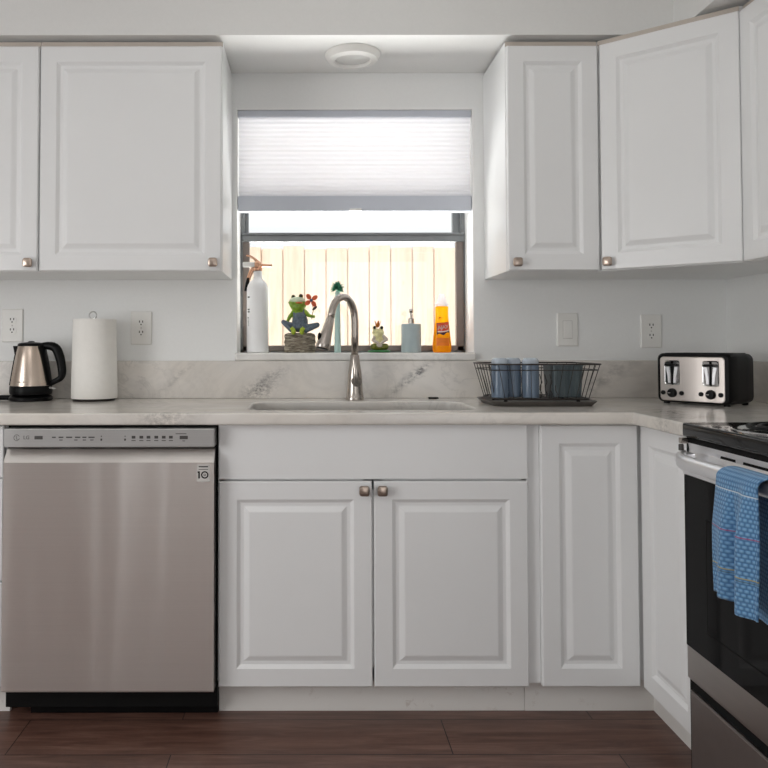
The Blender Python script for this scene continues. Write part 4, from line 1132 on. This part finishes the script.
# small crowned frog
QX, QY = sx_(378.9), 0.055
def G(u, v, dy=0.0): return Vector((QX + (u - 315) / 16.7 / S, QY + dy, SZT + (698 - v) / 16.7 / S))
t = thing('frog_figurine', 'small cream frog figurine wearing an orange crown on a green lily pad', 'figurine', (QX, QY, SZT))
obj('lily_pad', lathe(B(), [(0.038, 0), (0.0435, 0.002), (0.0445, 0.005), (0.041, 0.0085), (0.03, 0.010)], (QX, QY, SZT), 32, 1, 0.72), 'lily_green', t, smooth=True)
b = B()
ell(b, G(320, 605), (0.031, 0.022, 0.0145)); ell(b, G(225, 600, -0.006), (0.014, 0.016, 0.0125)); ell(b, G(415, 600, -0.006), (0.014, 0.016, 0.0125))
obj('legs', blob(b, 0.0018, 3), 'leaf_olive', t, smooth=True, angle=180)
b = B()
ell(b, G(312, 500), (0.0195, 0.017, 0.026)); ell(b, G(300, 365), (0.0235, 0.019, 0.0145)); ell(b, G(300, 410, -0.003), (0.018, 0.016, 0.012))
ell(b, G(236, 290, -0.004), (0.0085, 0.009, 0.009)); ell(b, G(355, 292, -0.004), (0.0085, 0.009, 0.009))
bd = obj('body', blob(b, 0.0018, 4), 'frog_cream', t, smooth=True, angle=180)
for u in (236, 356): obj('eye', ell(B(), G(u, 285, -0.0105), (0.0058, 0.0050, 0.0062)), 'eye_black', bd, smooth=True)
obj('belly', ell(B(), G(315, 580, -0.014), (0.0125, 0.0110, 0.0095)), 'frog_arm', bd, smooth=True, label='pale round belly')
b = B()
cap(b, G(240, 440, -0.004), G(212, 492, -0.012), 0.0075, 0.0068, 5); cap(b, G(212, 492, -0.012), G(290, 540, -0.022), 0.0068, 0.0052, 6)
cap(b, G(385, 435, -0.004), G(430, 480, -0.012), 0.0080, 0.0078, 5); cap(b, G(430, 480, -0.012), G(345, 540, -0.022), 0.0072, 0.0052, 6)
obj('arms', blob(b, 0.0016, 3), 'frog_arm', t, smooth=True, angle=180)
b = B(); cc = G(292, 272)
rg = [[], []]
for k in range(20):
    a = 2 * PI * k / 20
    tip = 0.026 if k % 4 == 0 else (0.010 if k % 4 == 2 else 0.016)
    rg[0].append(cc + Vector((0.0055 * math.cos(a), 0.0055 * math.sin(a), -0.002)))
    rg[1].append(cc + Vector(((0.0150 if k % 4 == 0 else 0.0095) * math.cos(a), (0.0150 if k % 4 == 0 else 0.0095) * math.sin(a), tip)))
loft(b, rg, True, False)
tube(b, [cc, cc + Vector((0, 0, 0.012)), cc + Vector((0, 0, 0.024))], [0.004, 0.0032, 0.0004], 8)
obj('crown', b, 'crown_orange', bd)

# soap dispenser
PX, PY = sx_(411.2), 0.062
t = thing('soap_dispenser', 'grey-blue ceramic soap pump dispenser on the sill left of the orange bottle', 'soap dispenser', (PX, PY, SZT))
obj('jar', lathe(B(), [(0.036, 0), (0.0385, 0.003), (0.0385, 0.107), (0.0365, 0.111), (0.014, 0.1125)], (PX, PY, SZT), 40), 'ceramic_blue', t, smooth=True)
pm = obj('pump', lathe(B(), [(0.0118, 0.1127), (0.0118, 0.131), (0.010, 0.133), (0.0042, 0.134), (0.0042, 0.150), (0.0080, 0.151), (0.0080, 0.168), (0.006, 0.170)], (PX, PY, SZT), 24), 'nickel', t, smooth=True)
obj('nozzle', tube(B(), [(PX, PY - 0.004, SZT + 0.163), (PX - 0.004, PY - 0.030, SZT + 0.163), (PX - 0.006, PY - 0.042, SZT + 0.157)], [0.0055, 0.0048, 0.0042], 12), 'nickel', pm, smooth=True)

# orange dish soap bottle
OX, OY = sx_(441.9), 0.060
prof = [(0.0, 0.031), (0.003, 0.0345), (0.010, 0.0362), (0.030, 0.0362), (0.060, 0.0335), (0.090, 0.0300), (0.120, 0.0268), (0.140, 0.0250), (0.160, 0.0248), (0.170, 0.0258), (0.177, 0.0250), (0.180, 0.020)]
def rad(z):
    for (a, r0), (c, r1) in zip(prof, prof[1:]):
        if a <= z <= c: return r0 + (r1 - r0) * (z - a) / (c - a)
    return prof[-1][1]
t = thing('dish_soap_bottle', 'orange dish soap bottle with white cap at the right end of the sill', 'bottle', (OX, OY, SZT))
bt = obj('bottle', lathe(B(), [(r, z) for z, r in prof], (OX, OY, SZT), 40, 1.0, 0.62), 'soap_orange', t, smooth=True, angle=60)
obj('cap', lathe(B(), [(0.0250, 0.1803), (0.0262, 0.184), (0.0255, 0.190), (0.0205, 0.194), (0.0180, 0.199), (0.0172, 0.210), (0.0135, 0.217), (0.0125, 0.225), (0.010, 0.228)], (OX, OY, SZT), 28, 1.0, 0.8), 'cap_clear', t, smooth=True)
def on_bottle(bm, lift):
    for v in bm.verts:
        r = rad(v.co.z); q = max(0.0, 1 - (v.co.x / r) ** 2)
        v.co = Vector((OX + v.co.x, OY - 0.62 * r * math.sqrt(q) - lift, SZT + v.co.z))
    return bm
def patch(poly_fn, n=14, m=10):
    """grid patch in label space: poly_fn(u, v) -> x, z"""
    bm = B()
    g = [[bm.verts.new((poly_fn(i / n, j / m)[0], 0, poly_fn(i / n, j / m)[1])) for i in range(n + 1)] for j in range(m + 1)]
    for j in range(m):
        for i in range(n): bm.faces.new((g[j][i], g[j][i + 1], g[j + 1][i + 1], g[j + 1][i]))
    return bm
lb = lambda u, v: (-0.0225 + 0.049 * u, 0.067 + 0.008 * u + (0.047 - 0.004 * u) * v + (0.004 * math.sin(u * PI * 3) if v < 0.1 else 0))
obj('label', on_bottle(patch(lb), 0.0003), 'label_navy', bt, label='dark blue and red label on the orange bottle')
lr = lambda u, v: (-0.0195 + 0.044 * u, 0.0775 + 0.006 * u + 0.034 * v - 0.0030 * math.sin(u * PI) * (1 - v))
obj('label_field', on_bottle(patch(lr), 0.0006), 'label_red', bt)
lw = lambda u, v: (-0.0195 + 0.045 * u, 0.0785 + 0.006 * u + 0.0045 * v - 0.0030 * math.sin(u * PI))
obj('label_ribbon', on_bottle(patch(lw), 0.0008), 'label_white', bt)
b = text_bm('AJAX', 0.0205, 0.92, 0.0004, 0.0004)
xf(b, Matrix.Translation((0.0025, 0, 0.0975)) @ Matrix.Rotation(-0.12, 4, 'Y') @ Matrix.Rotation(PI / 2, 4, 'X'))
obj('label_letters', on_bottle(b, 0.0009), 'label_white', bt)
lo = lambda u, v: (-0.024 + 0.050 * u, 0.026 + 0.030 * v)
obj('lower_label', on_bottle(patch(lo), 0.0003), 'label_orange', bt)
b = B(); vs_ = [b.verts.new((x, 0, z)) for x, z in ((-0.0155, 0.1305), (0.002, 0.1325), (-0.004, 0.1345), (-0.0095, 0.1385), (-0.012, 0.1365))]; b.faces.new(vs_)
obj('small_emblem', on_bottle(b, 0.0004), 'black_matte', bt)
